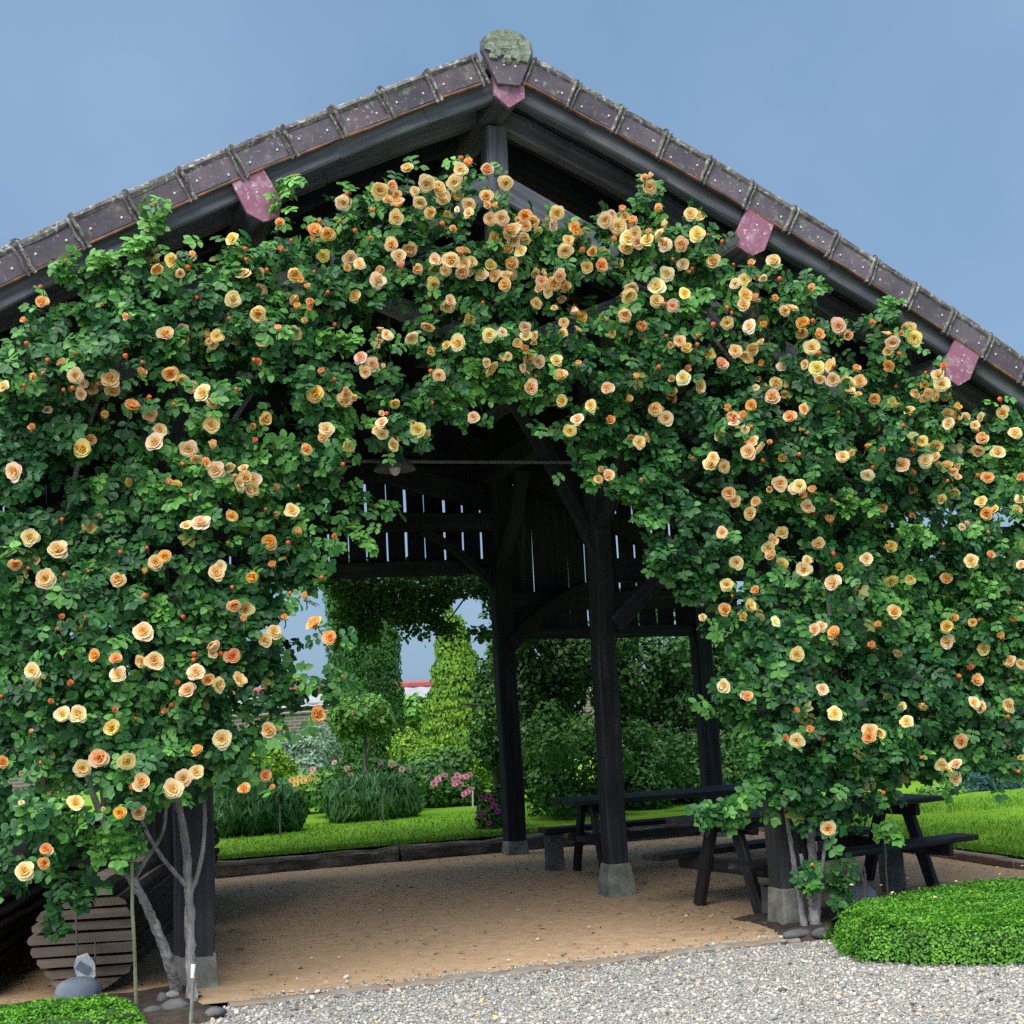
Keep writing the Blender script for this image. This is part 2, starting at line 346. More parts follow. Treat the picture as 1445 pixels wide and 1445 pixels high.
def tube(mb, pts, rad, seg=7, mi=0, nub=0.0, cap=True, tint=None):
    pts = np.asarray(pts, float); n = len(pts)
    rad = np.broadcast_to(np.asarray(rad, float), (n,))
    V = []
    ref = np.array([0.3, 0.9, 0.2])
    for i in range(n):
        t = pts[min(i+1, n-1)] - pts[max(i-1, 0)]; t = t/(np.linalg.norm(t)+1e-9)
        s = np.cross(t, ref); s /= np.linalg.norm(s)+1e-9; u = np.cross(s, t)
        for j in range(seg):
            a = 2*math.pi*j/seg; r = rad[i]*(1 + (RNG.normal(0, nub) if nub else 0))
            V.append(pts[i] + (s*math.cos(a)+u*math.sin(a))*r)
    F = []
    for i in range(n-1):
        for j in range(seg):
            q = (j+1) % seg; F.append((i*seg+j, i*seg+q, (i+1)*seg+q, (i+1)*seg+j))
    if cap: F.append(tuple(range(seg-1, -1, -1))); F.append(tuple((n-1)*seg+j for j in range(seg)))
    return mb.add(V, F, mi, tint=tint)
def spline(pts, n):
    """Catmull-Rom through pts"""
    P = np.asarray(pts, float); P = np.vstack([2*P[0]-P[1], P, 2*P[-1]-P[-2]])
    out = []; m = len(P)-3
    for t in np.linspace(0, m-1e-6, n):
        i = int(t); f = t-i; a, b, c, d = P[i:i+4]
        out.append(0.5*((2*b) + (c-a)*f + (2*a-5*b+4*c-d)*f*f + (-a+3*b-3*c+d)*f**3))
    return np.array(out)
def prism(mb, poly, y0, y1, mi=0):
    """polygon in (x,z) extruded along y"""
    n = len(poly); V = [(x, y0, z) for x, z in poly] + [(x, y1, z) for x, z in poly]
    F = [tuple(range(n)), tuple(range(2*n-1, n-1, -1))] + [((i+1) % n, i, n+i, n+(i+1) % n) for i in range(n)]
    return mb.add(V, F, mi)
def blob(mb, c, r, mi=0, seg=10, rings=7, jit=0.12, flat=None):
    V = [];
    for i in range(rings+1):
        th = math.pi*i/rings
        for j in range(seg):
            a = 2*math.pi*j/seg
            k = 1+RNG.normal(0, jit)
            p = np.array([math.sin(th)*math.cos(a)*r[0], math.sin(th)*math.sin(a)*r[1], math.cos(th)*r[2]])*k
            if flat is not None: p[2] = max(p[2], flat)
            V.append(np.asarray(c)+p)
    F = [(i*seg+j, (i+1)*seg+j, (i+1)*seg+(j+1) % seg, i*seg+(j+1) % seg) for i in range(rings) for j in range(seg)]
    return mb.add(V, F, mi)

_NT = RNG.random((64, 64))
def vnoise(x, y):
    x = np.asarray(x, float); y = np.asarray(y, float)
    xi = np.floor(x).astype(int); yi = np.floor(y).astype(int); fx = x-xi; fy = y-yi
    fx = fx*fx*(3-2*fx); fy = fy*fy*(3-2*fy)
    g = lambda a, b: _NT[a % 64, b % 64]
    return (g(xi, yi)*(1-fx)+g(xi+1, yi)*fx)*(1-fy) + (g(xi, yi+1)*(1-fx)+g(xi+1, yi+1)*fx)*fy
def fnoise(x, y): return (vnoise(x, y)*0.55 + vnoise(x*2.1+7, y*2.1+3)*0.3 + vnoise(x*4.3+1, y*4.3+9)*0.15)
def inpoly(px, py, poly):
    px = np.asarray(px); py = np.asarray(py); r = np.zeros(px.shape, bool); n = len(poly)
    for i in range(n):
        x0, y0 = poly[i]; x1, y1 = poly[(i+1) % n]
        if y0 == y1: continue
        c = ((y0 > py) != (y1 > py)) & (px < (x1-x0)*(py-y0)/(y1-y0)+x0); r ^= c
    return r
def edge_dist(px, py, poly):
    d = np.full(px.shape, 1e9); n = len(poly)
    for i in range(n):
        a = np.array(poly[i]); b = np.array(poly[(i+1) % n]); ab = b-a; L = ab@ab+1e-12
        t = np.clip(((px-a[0])*ab[0]+(py-a[1])*ab[1])/L, 0, 1)
        d = np.minimum(d, np.hypot(px-a[0]-t*ab[0], py-a[1]-t*ab[1]))
    return d
def orient(nrm, spin):
    """rotation matrices (n,3,3): local z -> nrm, local y turned by spin"""
    n = nrm/np.linalg.norm(nrm, axis=1, keepdims=True)
    ref = np.where(np.abs(n[:, 2:3]) < 0.95, np.array([[0, 0, 1.0]]), np.array([[0, 1.0, 0]]))
    x = np.cross(ref, n); x /= np.linalg.norm(x, axis=1, keepdims=True); y = np.cross(n, x)
    c, s = np.cos(spin)[:, None], np.sin(spin)[:, None]
    return np.stack([x*c+y*s, -x*s+y*c, n], axis=2)
def scatter(TV, TF, pos, R, sc, tint, TT=None):
    """copies of a template: returns V, F, tint per vertex"""
    n, k = len(pos), len(TV)
    sc = np.asarray(sc)
    if sc.ndim == 1: sc = np.repeat(sc[:, None], 3, 1)
    V = np.einsum('nij,nkj->nki', R, TV[None]*sc[:, None, :]) + pos[:, None, :]
    F = TF[None] + (np.arange(n)*k)[:, None, None]
    t = np.repeat(np.asarray(tint)[:, None], k, 1) + (0 if TT is None else TT[None])
    return V.reshape(-1, 3), F.reshape(-1, TF.shape[1]), t.ravel()
# leaf templates ---------------------------------------------------------
def leaflet(L=1.0, W=0.36, fold=0.10, droop=0.12):
    ys = [0.0, 0.3, 0.62, 0.87]; ws = [0.10, 0.9, 0.95, 0.5]
    V = []
    for y, w_ in zip(ys, ws):
        z = -droop*y*y
        V += [(-W*w_, y*L, z+fold*w_), (0, y*L, z), (W*w_, y*L, z+fold*w_)]
    V.append((0, L, -droop)); F = []
    for i in range(3):
        a = i*3; F += [(a, a+1, a+4, a+3), (a+1, a+2, a+5, a+4)]
    F += [(9, 10, 12, 12), (10, 11, 12, 12)]
    T = []
    for q in F:
        T.append((q[0], q[1], q[2]))
        if q[2] != q[3]: T.append((q[0], q[2], q[3]))
    return np.array(V), np.array(T)
LV, LF = leaflet()
QV = np.array([(0, 0, 0), (-0.32, 0.5, 0.08), (0, 1, -0.06), (0.32, 0.5, 0.08)]); QF = np.array([(0, 3, 2), (0, 2, 1)])
NV = np.array([(-0.05, 0, 0), (0.05, 0, 0), (0.0, 1, -0.1), (0.09, 0.5, 0.0), (-0.09, 0.5, 0.0)]); NF = np.array([(0, 1, 3), (0, 3, 4), (4, 3, 2)])
def rose_spray():
    """a rose's compound leaf of five leaflets on a stalk, length ~1"""
    V, F, T, n = [], [], [], 0
    for (y, ang, s) in ((1.0, 0, 0.62), (0.78, 68, 0.52), (0.78, -68, 0.52), (0.36, 78, 0.45), (0.36, -78, 0.45)):
        a = math.radians(-ang + RNG.normal(0, 9)); c, sn = math.cos(a), math.sin(a)
        tilt = RNG.normal(0, 0.25); P = LV*s
        x = P[:, 0]; z = P[:, 2]; x, z = x*math.cos(tilt)-z*math.sin(tilt), x*math.sin(tilt)+z*math.cos(tilt)
        Q = np.stack([x*c-P[:, 1]*-(-sn), x*sn+P[:, 1]*c, z], 1)
        Q = np.stack([x*c - P[:, 1]*sn, x*sn + P[:, 1]*c, z], 1)
        Q[:, 1] += (0.42 if ang == 0 else y-0.18); Q[:, 2] += -0.12*(Q[:, 1])**2 + RNG.normal(0, 0.02)
        V.append(Q); F.append(LF+n); n += len(Q); T.append(np.full(len(Q), RNG.normal(0, 0.07)))
    st = np.array([(-0.018, 0, 0), (0.018, 0, 0), (0.014, 0.6, -0.04), (-0.014, 0.6, -0.04)])
    V.append(st); F.append(np.array([(0, 1, 2), (0, 2, 3)])+n); T.append(np.full(4, 0.1))
    return np.concatenate(V), np.concatenate(F), np.concatenate(T)
SPRAYS = [rose_spray() for _ in range(6)]
def leaf_cloud(pos, nrm, size, tint, tmpl=(QV, QF), spin=None):
    n = len(pos); R = orient(nrm, RNG.uniform(0, 6.283, n) if spin is None else spin)
    return scatter(tmpl[0], tmpl[1], pos, R, size, tint)

# ================================================================== SETTING
def sheet(name, x0, x1, y0, y1, z, mat, nx=1, ny=1, zf=None):
    xs = np.linspace(x0, x1, nx+1); ys = np.linspace(y0, y1, ny+1); X, Y = np.meshgrid(xs, ys)
    Z = np.full(X.shape, z) if zf is None else zf(X, Y)
    V = np.stack([X.ravel(), Y.ravel(), Z.ravel()], 1); n = nx+1
    F = [(j*n+i, j*n+i+1, (j+1)*n+i+1, (j+1)*n+i) for j in range(ny) for i in range(nx)]
    return structure(obj(name, fast_mesh(name, V, F, [mat], smooth=True)))
sheet('ground', -500, 500, -500, 600, -0.06, M['soil'])
sheet('gravel_yard', -30, 30, -40, -0.30, -0.012, M['gravel_bed'])
sheet('barn_floor', -4.6, 4.62, -0.16, 6.05, 0.0, M['mulch'], 60, 40, lambda X, Y: 0.018*fnoise(X*2.3, Y*2.3)-0.01)
LAWN_Z = 0.13
sheet('lawn', -60, 60, 6.26, 80, LAWN_Z, M['lawn'], 60, 60, lambda X, Y: LAWN_Z + 0.05*fnoise(X*0.12+3, Y*0.12))
sheet('side_lawn', 4.78, 40, -12, 6.255, 0.06, M['lawn'], 30, 20, lambda X, Y: 0.05+0.05*fnoise(X*0.2, Y*0.2)+np.clip((Y-3)/3.2, 0, 1)*0.12*np.clip((X-4.78)/1.5, 0, 1))
def bed(name, x0, x1, y0, y1):
    def zf(X, Y):
        e = np.minimum(np.minimum(X-x0, x1-X), np.minimum(Y-y0, y1-Y)) - 0.10*fnoise(X*5, Y*5) - 0.06*fnoise(X*17, Y*17)
        return np.clip(-0.03+e*0.35, -0.04, 0.022)+0.012*fnoise(X*9, Y*9)
    return sheet(name, x0, x1, y0, y1, 0, M['soil'], 90, 40, zf)
bed('soil_bed', -6, -1.98, -0.68, 0.62)
bed('planting_bed', 1.45, 4.75, -0.42, 0.85)

# front kerb: flat concrete strip with joints
kb = thing('kerb', 'flat pale concrete kerb strip between the gravel and the bark floor', 'kerb', (0, -0.23, 0))
_x = -2.02
for i, L in enumerate((0.92, 0.98, 0.95, 0.72)):
    m = MB(); beam(m, (_x+0.004, -0.235+0.006*(i % 2), -0.027), (_x+L-0.004, -0.235+0.012*((i+1) % 2), -0.025), 0.10, 0.07, ch=0.014, k=12, jit=0.005)
    obj('kerb_stone', m, [M['kerb']], kb); _x += L
# sleepers along the back edge of the floor
for (x0, x1, lab) in ((-4.5, -2.0, 'old wooden sleeper edging the lawn behind the log stacks'), (-1.98, 0.55, 'old pale-topped wooden sleeper edging the lawn left of the rear post'),
                      (0.58, 3.1, 'old wooden sleeper edging the lawn at the foot of the rear post'), (3.13, 4.6, 'old wooden sleeper behind the far picnic table')):
    m = MB(); beam(m, (x0, 6.15, 0.045), (x1, 6.15+RNG.normal(0, 0.015), 0.04), 0.2, 0.20, ch=0.03, k=12, jit=0.008)
    top(obj('sleeper', m, [M['sleeper']], loc=(x0, 6.15, 0)), lab, 'sleeper', 'wooden sleepers along the back lawn')
# paver edging on the right
be = thing('paver_edging', 'strip of pinkish pavers edging the lawn right of the picnic table', 'edging', (4.69, 0, 0))
pm = MB(); beam(pm, (0, -0.11, 0), (0, 0.11, 0), 0.13, 0.08, ch=0.01, k=2); pme = pm.mesh('paver', [M['edging']])
for i in range(40):
    inst('paver', pme, be, (4.69+RNG.normal(0, 0.004), -2.6+i*0.226, 0.025+RNG.normal(0, 0.004)), scale=1.0)

# gravel stones
def pebbles():
    t = (1+5**0.5)/2
    iv = np.array([(-1, t, 0), (1, t, 0), (-1, -t, 0), (1, -t, 0), (0, -1, t), (0, 1, t), (0, -1, -t), (0, 1, -t), (t, 0, -1), (t, 0, 1), (-t, 0, -1), (-t, 0, 1)])/1.902
    fi = np.array([(0, 11, 5), (0, 5, 1), (0, 1, 7), (0, 7, 10), (0, 10, 11), (1, 5, 9), (5, 11, 4), (11, 10, 2), (10, 7, 6), (7, 1, 8), (3, 9, 4), (3, 4, 2), (3, 2, 6), (3, 6, 8), (3, 8, 9), (4, 9, 5), (2, 4, 11), (6, 2, 10), (8, 6, 7), (9, 8, 1)])
    n = 95000
    # dense where the yard is in view, thinner around it
    P = RNG.uniform((-3.6, -4.2), (4.2, -0.22), (n, 2))
    keep = ~((P[:, 0] < -2.15) & (P[:, 1] > -0.55)) & ~((P[:, 0] > 1.35+RNG.normal(0, .06, n)) & (P[:, 1] > -0.42+RNG.normal(0, .05, n)))
    P = P[keep]; sp_ = np.stack([RNG.uniform(-1.9, 1.5, 900), -0.22+RNG.exponential(.07, 900)], 1); P = np.concatenate([P, sp_]); n = len(P)
    s = RNG.lognormal(math.log(0.0070), 0.36, n); sc = s[:, None]*RNG.uniform((0.8, 0.6, 0.45), (1.35, 1.05, 0.8), (n, 3))
    pos = np.stack([P[:, 0], P[:, 1], np.where(P[:, 1] > -.2, .004, -0.012)+sc[:, 2]*0.55], 1)
    R = orient(np.stack([RNG.normal(0, .35, n), RNG.normal(0, .35, n), np.ones(n)], 1), RNG.uniform(0, 6.28, n))
    tint = np.clip(RNG.normal(0.5, 0.2, n), 0, 0.86); tint[RNG.random(n) < 0.07] = 0.92; tint[RNG.random(n) < 0.012] = 1.0
    ov = np.array([(1, 0, 0), (0, 1, 0), (-1, 0, 0), (0, -1, 0), (.2, .1, .9), (-.1, .1, -.9)]); of = np.array([(0, 1, 4), (1, 2, 4), (2, 3, 4), (3, 0, 4), (1, 0, 5), (2, 1, 5), (3, 2, 5), (0, 3, 5)])
    near = (pos[:, 0] < 2.6) & (pos[:, 0] > -2.4) & (pos[:, 1] > -3.0) & (s > .0078)
    V, F, T = scatter(iv, fi, pos[near], R[near], sc[near], tint[near]); k0 = len(V)
    V2, F2, T2 = scatter(ov, of, pos[~near], R[~near], sc[~near]*1.15, tint[~near]); V, F, T = np.concatenate([V, V2]), np.concatenate([F, F2+k0]), np.concatenate([T, T2])
    o = obj('gravel', fast_mesh('gravel', V, F, [M['pebble']], T)); o['kind'] = 'stuff'; o['label'] = 'loose pale grey gravel of the yard'; return o
pebbles()
def chips():
    n = 3500
    P = RNG.uniform((-3.4, -0.15), (4.6, 6.0), (n, 2))
    bv = np.array([(-.5, -.5, 0), (.5, -.5, 0), (.5, .5, 0), (-.5, .5, 0), (0, 0, 1)]); bf = np.array([(0, 1, 4), (1, 2, 4), (2, 3, 4), (3, 0, 4)])
    s = RNG.lognormal(math.log(0.013), 0.4, n); sc = np.stack([s*1.7, s*0.6, s*0.4], 1)
    pos = np.stack([P[:, 0], P[:, 1], np.full(n, 0.002)], 1)
    R = orient(np.stack([RNG.normal(0, .25, n), RNG.normal(0, .25, n), np.ones(n)], 1), RNG.uniform(0, 6.28, n))
    V, F, T = scatter(bv, bf, pos, R, sc, np.clip(RNG.normal(0.45, 0.22, n), 0, 1))
    o = obj('bark_mulch', fast_mesh('bark_mulch', V, F, [M['chip']], T)); o['kind'] = 'stuff'; o['label'] = 'brown bark chips strewn on the barn floor'
chips()
# grass blades along the edges of the lawns
def blades(name, lab, regions, n_each, h=0.05):
    Vs, Fs, Ts, k = [], [], [], 0
    for (x0, x1, y0, y1, z) in regions:
        n = n_each
        pos = np.stack([RNG.uniform(x0, x1, n), RNG.uniform(y0, y1, n), np.full(n, z)], 1)
        nr = np.stack([RNG.normal(0, 1, n), RNG.normal(0, 1, n), RNG.normal(0.2, .2, n)], 1)
        V, F, T = leaf_cloud(pos, nr, RNG.uniform(0.6, 1.2, n)*h, np.clip(RNG.normal(.5, .25, n), 0, 1), (NV, NF), RNG.normal(0, .35, n))
        Vs.append(V); Fs.append(F+k); Ts.append(T); k += len(V)
    o = obj(name, fast_mesh(name, np.concatenate(Vs), np.concatenate(Fs), [M['grass']], np.concatenate(Ts))); o['kind'] = 'stuff'; o['label'] = lab
blades('grass', 'short grass along the lawn edges', [(-2.6, 2.2, 6.22, 6.5, LAWN_Z+0.02), (-1.8, 2.4, 6.5, 9.5, LAWN_Z+0.02), (4.78, 7.5, -0.6, 3.0, 0.06), (4.78, 4.95, -1.5, 5.5, 0.06), (4.85, 7.0, 1.5, 6.0, 0.075), (5.0, 9.0, 3.0, 6.6, 0.10), (6.0, 9.5, 4.5, 7.0, 0.16)], 7500, 0.045)

# ================================================================== THE BARN
barn = thing('timber_barn', 'open-sided black timber barn with a tiled gable roof behind the roses', 'barn', (0, 0, 0))
def rtop(u): u = abs(u); return 5.905-0.43*u-0.0215*u*u
def rslope(u): return -(0.43+0.043*abs(u))
def rpt(u, n=0.0, Y=0.0):
    """point n above the verge line at gable coordinate u, depth Y"""
    s = rslope(u)*(1 if u >= 0 else -1); q = math.hypot(1, s)
    return np.array([u - n*s/q, Y, rtop(u) + n/q])
def stepu(u, d):
    return u + math.copysign(d/math.hypot(1, rslope(u)), u if u else d)
BACK = 6.25; EAVE = 4.95
nm = MB(); blob(nm, (0, 0, 0), (0.0085, 0.006, 0.0085), 0, 6, 4, 0.05); NAIL = nm.mesh('nail', [M['nail']])
# roof slopes: tiles on top, boards beneath
for sgn in (-1, 1):
    us = np.linspace(0.03, EAVE, 13)*sgn
    m = MB()
    A = [rpt(u, -0.03, 0.19) for u in us] + [rpt(u, -0.03, BACK+0.35) for u in us]
    B = [rpt(u, -0.12, 0.05) for u in us] + [rpt(u, -0.12, BACK+0.33) for u in us]
    n = len(us); F = [(i, i+1, n+i+1, n+i) for i in range(n-1)]
    m.add(A, F, 0); m.add(B, F, 1)
    m.add([A[0], A[n], B[n], B[0]], [(0, 1, 2, 3)], 1); m.add([A[n-1], A[2*n-1], B[2*n-1], B[n-1]], [(0, 1, 2, 3)], 1)
    rs = obj('roof', m, [M['roof_top'], M['roof_under']], barn)
    # rows of tiles lying on the slope (seen only from the side)
    m = MB(); u = 0.12*sgn
    rows = []
    while abs(u) < EAVE-0.2:
        u2 = stepu(u, 0.355); a, b = rpt(u, 0.0, 0), rpt(u2, 0.028, 0)
        ys = np.arange(0.22, BACK+0.35, 0.24)
        for y in ys:
            V = [a+[0, y, 0], a+[0, y+.2, 0], b+[0, y+.2, 0], b+[0, y, 0], a+[0, y+.1, .03], b+[0, y+.1, .03]]
            m.add(V, [(0, 4, 5, 3), (4, 1, 2, 5)], 0)
        u = u2
    o = obj('roof_tile_field', m, [M['roof_top']], barn); o['kind'] = 'stuff'
    # verge tiles
    u = (0.225 if sgn < 0 else 0.15)*sgn; k = 0
    ta = []
    while abs(u) < EAVE-0.1:
        u2 = stepu(u, 0.356); tn = math.hypot(u2-u, rtop(u2)-rtop(u))
        jn = RNG.normal(0, 0.004)
        m = MB()
        p0, p1 = rpt(u, -0.098+jn, 0), rpt(u2, -0.098+jn, 0)
        nrm = (rpt(u, 1)-rpt(u, 0))
        yo = RNG.normal(0, 0.004)
        off = np.array([0, 0.012+yo, 0])
        beam(m, p0+off, p1+off, 0.028, 0.150, up=nrm, ch=0.008, k=4, jit=0.0015, mi=0)         # face
        q0, q1 = rpt(u, -0.002+jn, 0.0)+off*0, rpt(u2, -0.002+jn, 0.0)
        tube(m, [q0+[0, 0.02+yo, 0], (q0+q1)/2+[0, 0.02+yo, 0.002], q1+[0, 0.02+yo, 0]], 0.032, 8, 1, 0.08)   # rolled upper edge
        beam(m, q0+[0, 0.11, -0.012], q1+[0, 0.11, -0.012], 0.17, 0.022, up=nrm, ch=0.006, k=2, mi=1)          # flange on the roof
        l0, l1 = rpt(u, -0.180+jn, 0.004+yo), rpt(u2, -0.180+jn, 0.004+yo)
        beam(m, l0, l1, 0.034, 0.016, up=nrm, ch=0.004, k=3, jit=0.0015, mi=2)                                   # lower lip of bare clay
        # collar at the joint
        c0, c1 = rpt(u, -0.198, -0.008+yo), rpt(u, 0.020, -0.008+yo)
        tdir = (p1-p0)/np.linalg.norm(p1-p0)
        for dx, w_, pr in ((0.0, 0.022, 0.0), (0.034, 0.016, 0.006)):
            beam(m, c0+tdir*dx+[0, pr, 0], c1+tdir*dx+[0, pr, 0], 0.038, w_, up=tdir, ch=0.009, k=5, jit=0.003, mi=1)
        tube(m, [c1+[0, 0.005, -0.004], c1+[0, 0.06, 0.004], c1+[0, 0.2, 0.0]], 0.024, 6, 1, 0.15)
        t_o = obj('verge_tile', m, [M['tile'], M['tile_rib'], M['tile_orange']], barn)
        for f, dn in ((0.28, -0.115), (0.83, -0.10)):
            inst('nail', NAIL, t_o, rpt(u+(u2-u)*f, dn+RNG.normal(0, .01), -0.005+yo))
        u = u2; k += 1
# ridge end cap: keystone-shaped face with a rounded, lichen-covered head
cap = MB()
zc = rtop(0)-0.045
poly = [(-0.065, zc-0.17), (0.07, zc-0.17), (0.135, zc-0.02), (0.165, zc+0.05), (0.155, zc+0.12), (0.105, zc+0.165), (0.03, zc+0.185), (-0.04, zc+0.185), (-0.11, zc+0.16), (-0.155, zc+0.11), (-0.16, zc+0.045), (-0.125, zc-0.03)]
prism(cap, [(x-0.015, z) for x, z in poly], -0.045, -0.005, 0)
poly2 = [(x*0.9-0.015, z+0.0) for x, z in poly if z > zc-0.03]
nz = len(poly2); 
prism(cap, poly2, -0.062, -0.045, 1)
for _ in range(46):
    a = RNG.uniform(0, 6.28); r = RNG.uniform(0, 0.14)
    blob(cap, (-0.015+r*math.cos(a), -0.055, zc+0.075+r*math.sin(a)*0.75), RNG.uniform(0.012, 0.03)*np.array([1, 0.5, 1]), 1, 6, 4, 0.25)
cap.v = [np.stack([v[:, 0]*1.12, v[:, 1], (v[:, 2]-zc)*1.05+zc-0.055], 1) for v in cap.v]
co = obj('ridge_cap', cap, [M['tile'], M['lichen']], barn)
for x, z in ((-0.03, zc-0.105), (0.05, zc-0.108)): inst('nail', NAIL, co, (x-0.015, -0.05, z))
rm = MB()
for i in range(16):
    y = 0.0+i*0.42
    tube(rm, [(0, y, zc+0.0), (0, y+0.4, zc+0.0)], [0.15, 0.135], 12, 0, 0.01); tube(rm, [(0, y+0.38, zc), (0, y+0.43, zc)], 0.165, 12, 0)
obj('ridge_roll', rm, [M['tile_rib']], barn)
# purlins with painted end plates
def purlin(u, drop=0.0):
    m = MB(); p = rpt(u, -0.355) if u else np.array([0, 0, rtop(0)-0.265])
    nr = (rpt(u, 1)-rpt(u, 0)) if u else np.array([0, 0, 1.0])
    beam(m, p+[0, 0.03, 0], p+[0, BACK+0.2, 0], 0.17, 0.21, up=nr, ch=0.02, k=6, jit=0.004)
    o = obj('purlin', m, [M['wood_front']], barn)
    q = MB(); tx = np.cross(nr, (0, 1, 0)); tx /= np.linalg.norm(tx)
    c = p + nr*0.01
    pts = [(-0.112, 0.13), (0.112, 0.13), (0.112, -0.085), (0.0, -0.175), (-0.112, -0.085)]
    jt = RNG.normal(0, 0.006, (5, 2))
    if u: pts = [(-0.112, 0.17), (0.112, 0.17), (0.118, -0.045), (0.055, -0.14), (-0.05, -0.14), (-0.118, -0.045)]; jt = RNG.normal(0, 0.005, (6, 2))
    P = [c + tx*(a+j[0]) + nr*(b+j[1]) for (a, b), j in zip(pts, jt)]
    n = len(P); V = [x+np.array([0, -0.004, 0]) for x in P]+[x+np.array([0, 0.024, 0]) for x in P]
    q.add(V, [tuple(range(n)), tuple(range(2*n-1, n-1, -1))]+[((i+1) % n, i, n+i, n+(i+1) % n) for i in range(n)])
    for x, z in ((0.0, 0.09), (0.0, 0.045)): blob(q, c+tx*x+nr*z+np.array([0, -0.005, 0]), (0.007, 0.005, 0.007), 1, 6, 4, 0.05)
    obj('end_plate', q, [M['plate'], M['nail']], o)
for u in (0.0, -1.83, 1.90, -3.70, 3.53): purlin(u)
# rafters
rl = [0.11, 0.52] + [0.98+0.5*i for i in range(11)]
for sgn in (-1, 1):
    for k, y in enumerate(rl):
        m = MB(); us = np.linspace(0.05, EAVE-0.05, 9)*sgn
        for a, b in zip(us[:-1], us[1:]):
            beam(m, rpt(a, -0.205, y), rpt(b, -0.205, y), 0.11 if k else 0.10, 0.155, up=rpt(a, 1)-rpt(a, 0), ch=0.012, k=3, jit=0.004)
        obj('rafter', m, [M['wood_front'] if k < 2 else M['wood_dark']], barn)
# posts: (x0,y0) foot, (x1,y1) head
def post(x0, y0, x1, y1, h, w_, foot=0.24, fw=0.30, mat='wood_dark', ft=None):
    m = MB(); beam(m, (x0, y0, foot-0.02), (x1, y1, h), w_, w_, up=(0, 1, 0), ch=0.018, k=9, jit=0.005)
    o = obj('post', m, [M[mat]], barn)
    f = MB(); a = fw/2; b = a*0.86 if ft is None else ft/2
    V = [(x0+sx*a, y0+sy*a, -0.03) for sx, sy in ((-1, -1), (1, -1), (1, 1), (-1, 1))]+[(x0+sx*b, y0+sy*b, foot) for sx, sy in ((-1, -1), (1, -1), (1, 1), (-1, 1))]
    mm = MB(); mm.add(V, [(3, 2, 1, 0), (4, 5, 6, 7)]+[(i, (i+1) % 4, 4+(i+1) % 4, 4+i) for i in range(4)])
    me = mm.mesh('stone_foot', [M['concrete']], wl(o))
    fo = obj('stone_foot', me, None, o)
    bv = fo.modifiers.new('bevel', 'BEVEL'); bv.width = 0.015; bv.segments = 2
    return o
pL = at(272, 1390, 0.45); pR = at(1118, 1300, 0.3)
PL = (-2.12, 0.47); PR = (1.80, 0.27)
post(PL[0], PL[1], -2.10, 0.47, 4.45, 0.225, 0.20, 0.26, 'wood_post')
post(PR[0], PR[1], 1.82, 0.36, 4.45, 0.20, 0.25, 0.25, 'wood_post')
post(1.41, 2.36, 1.44, 2.36, 4.72, 0.17, 0.25, 0.27, 'wood_dark', 0.19)
post(-2.16, 2.4, -2.12, 2.4, 4.4, 0.19, 0.22, 0.28)
post(1.74, 5.85, 1.72, 5.85, 4.5, 0.2, 0.14, 0.24)
post(-2.0, 5.85, -2.0, 5.85, 4.4, 0.2, 0.2, 0.26)
post(4.05, 5.85, 4.02, 5.85, 3.35, 0.19, 0.2, 0.26); post(-4.2, 5.85, -4.2, 5.85, 3.3, 0.19, 0.2, 0.26)
post(-4.3, 2.4, -4.3, 2.4, 3.25, 0.18, 0.2, 0.26)
post(4.3, 0.4, 4.3, 0.4, 3.25, 0.18, 0.2, 0.26); post(-4.3, 0.45, -4.3, 0.45, 3.25, 0.18, 0.2, 0.26)
# trusses
def bent(Y, xl, xr, mat, tie_z=3.55, tie=True):
    g = M[mat]
    m = MB(); beam(m, (0.02, Y, tie_z), (0.02, Y, 5.5), 0.15, 0.15, up=(0, 1, 0), ch=0.015, k=5, jit=0.004); obj('king_post', m, [g], barn)
    for s, x in ((-1, xl), (1, xr)):
        m = MB(); beam(m, (0.05*s, Y-0.02, 5.06), (3.55*s, Y-0.02, 5.06-0.57*3.5+0.12), 0.13, 0.19, ch=0.015, k=6, jit=0.005); obj('principal_rafter', m, [g], barn)
        m = MB(); beam(m, (x, Y+0.09, 2.62), (4.2*s, Y+0.09, 2.6), 0.14, 0.2, ch=0.015, k=4, jit=0.005); obj('aisle_tie', m, [M['wood_dark']], barn)
        m = MB(); beam(m, (x+0.05*s, Y-0.1, 2.15), (x+0.95*s, Y-0.1, 2.75), 0.1, 0.15, ch=0.015, k=6, jit=0.004, bow=0.07); obj('brace', m, [M['wood_dark']], barn)
        m = MB(); beam(m, (x-0.05*s, Y-0.03, 2.75), (x-0.85*s, Y-0.03, tie_z-0.08), 0.08, 0.10, ch=0.015, k=6, jit=0.004, bow=0.05); obj('brace', m, [M['wood_dark']], barn)
        m = MB(); beam(m, (0.06*s, Y+0.02, 3.95), (1.25*s, Y+0.02, 4.42), 0.1, 0.13, ch=0.012, k=4, jit=0.004); obj('strut', m, [g], barn)
    if tie: m = MB(); beam(m, (xl-0.25, Y, tie_z), (xr+0.25, Y, tie_z), 0.16, 0.2, ch=0.018, k=8, jit=0.006); obj('tie_beam', m, [g], barn)
bent(0.42, -2.1, 1.82, 'wood_front', 4.3, False)
bent(2.38, -2.12, 1.44, 'wood_dark', 4.3, False)
bent(5.85, -2.0, 1.72, 'wood_dark', 3.47)
for x, z in ((-2.08, 3.98), (1.62, 4.0), (-4.25, 3.28), (4.2, 3.28)):
    m = MB(); beam(m, (x, 0.35, z), (x, BACK, z), 0.16, 0.2, ch=0.018, k=8, jit=0.005); obj('wall_plate', m, [M['wood_dark']], barn)
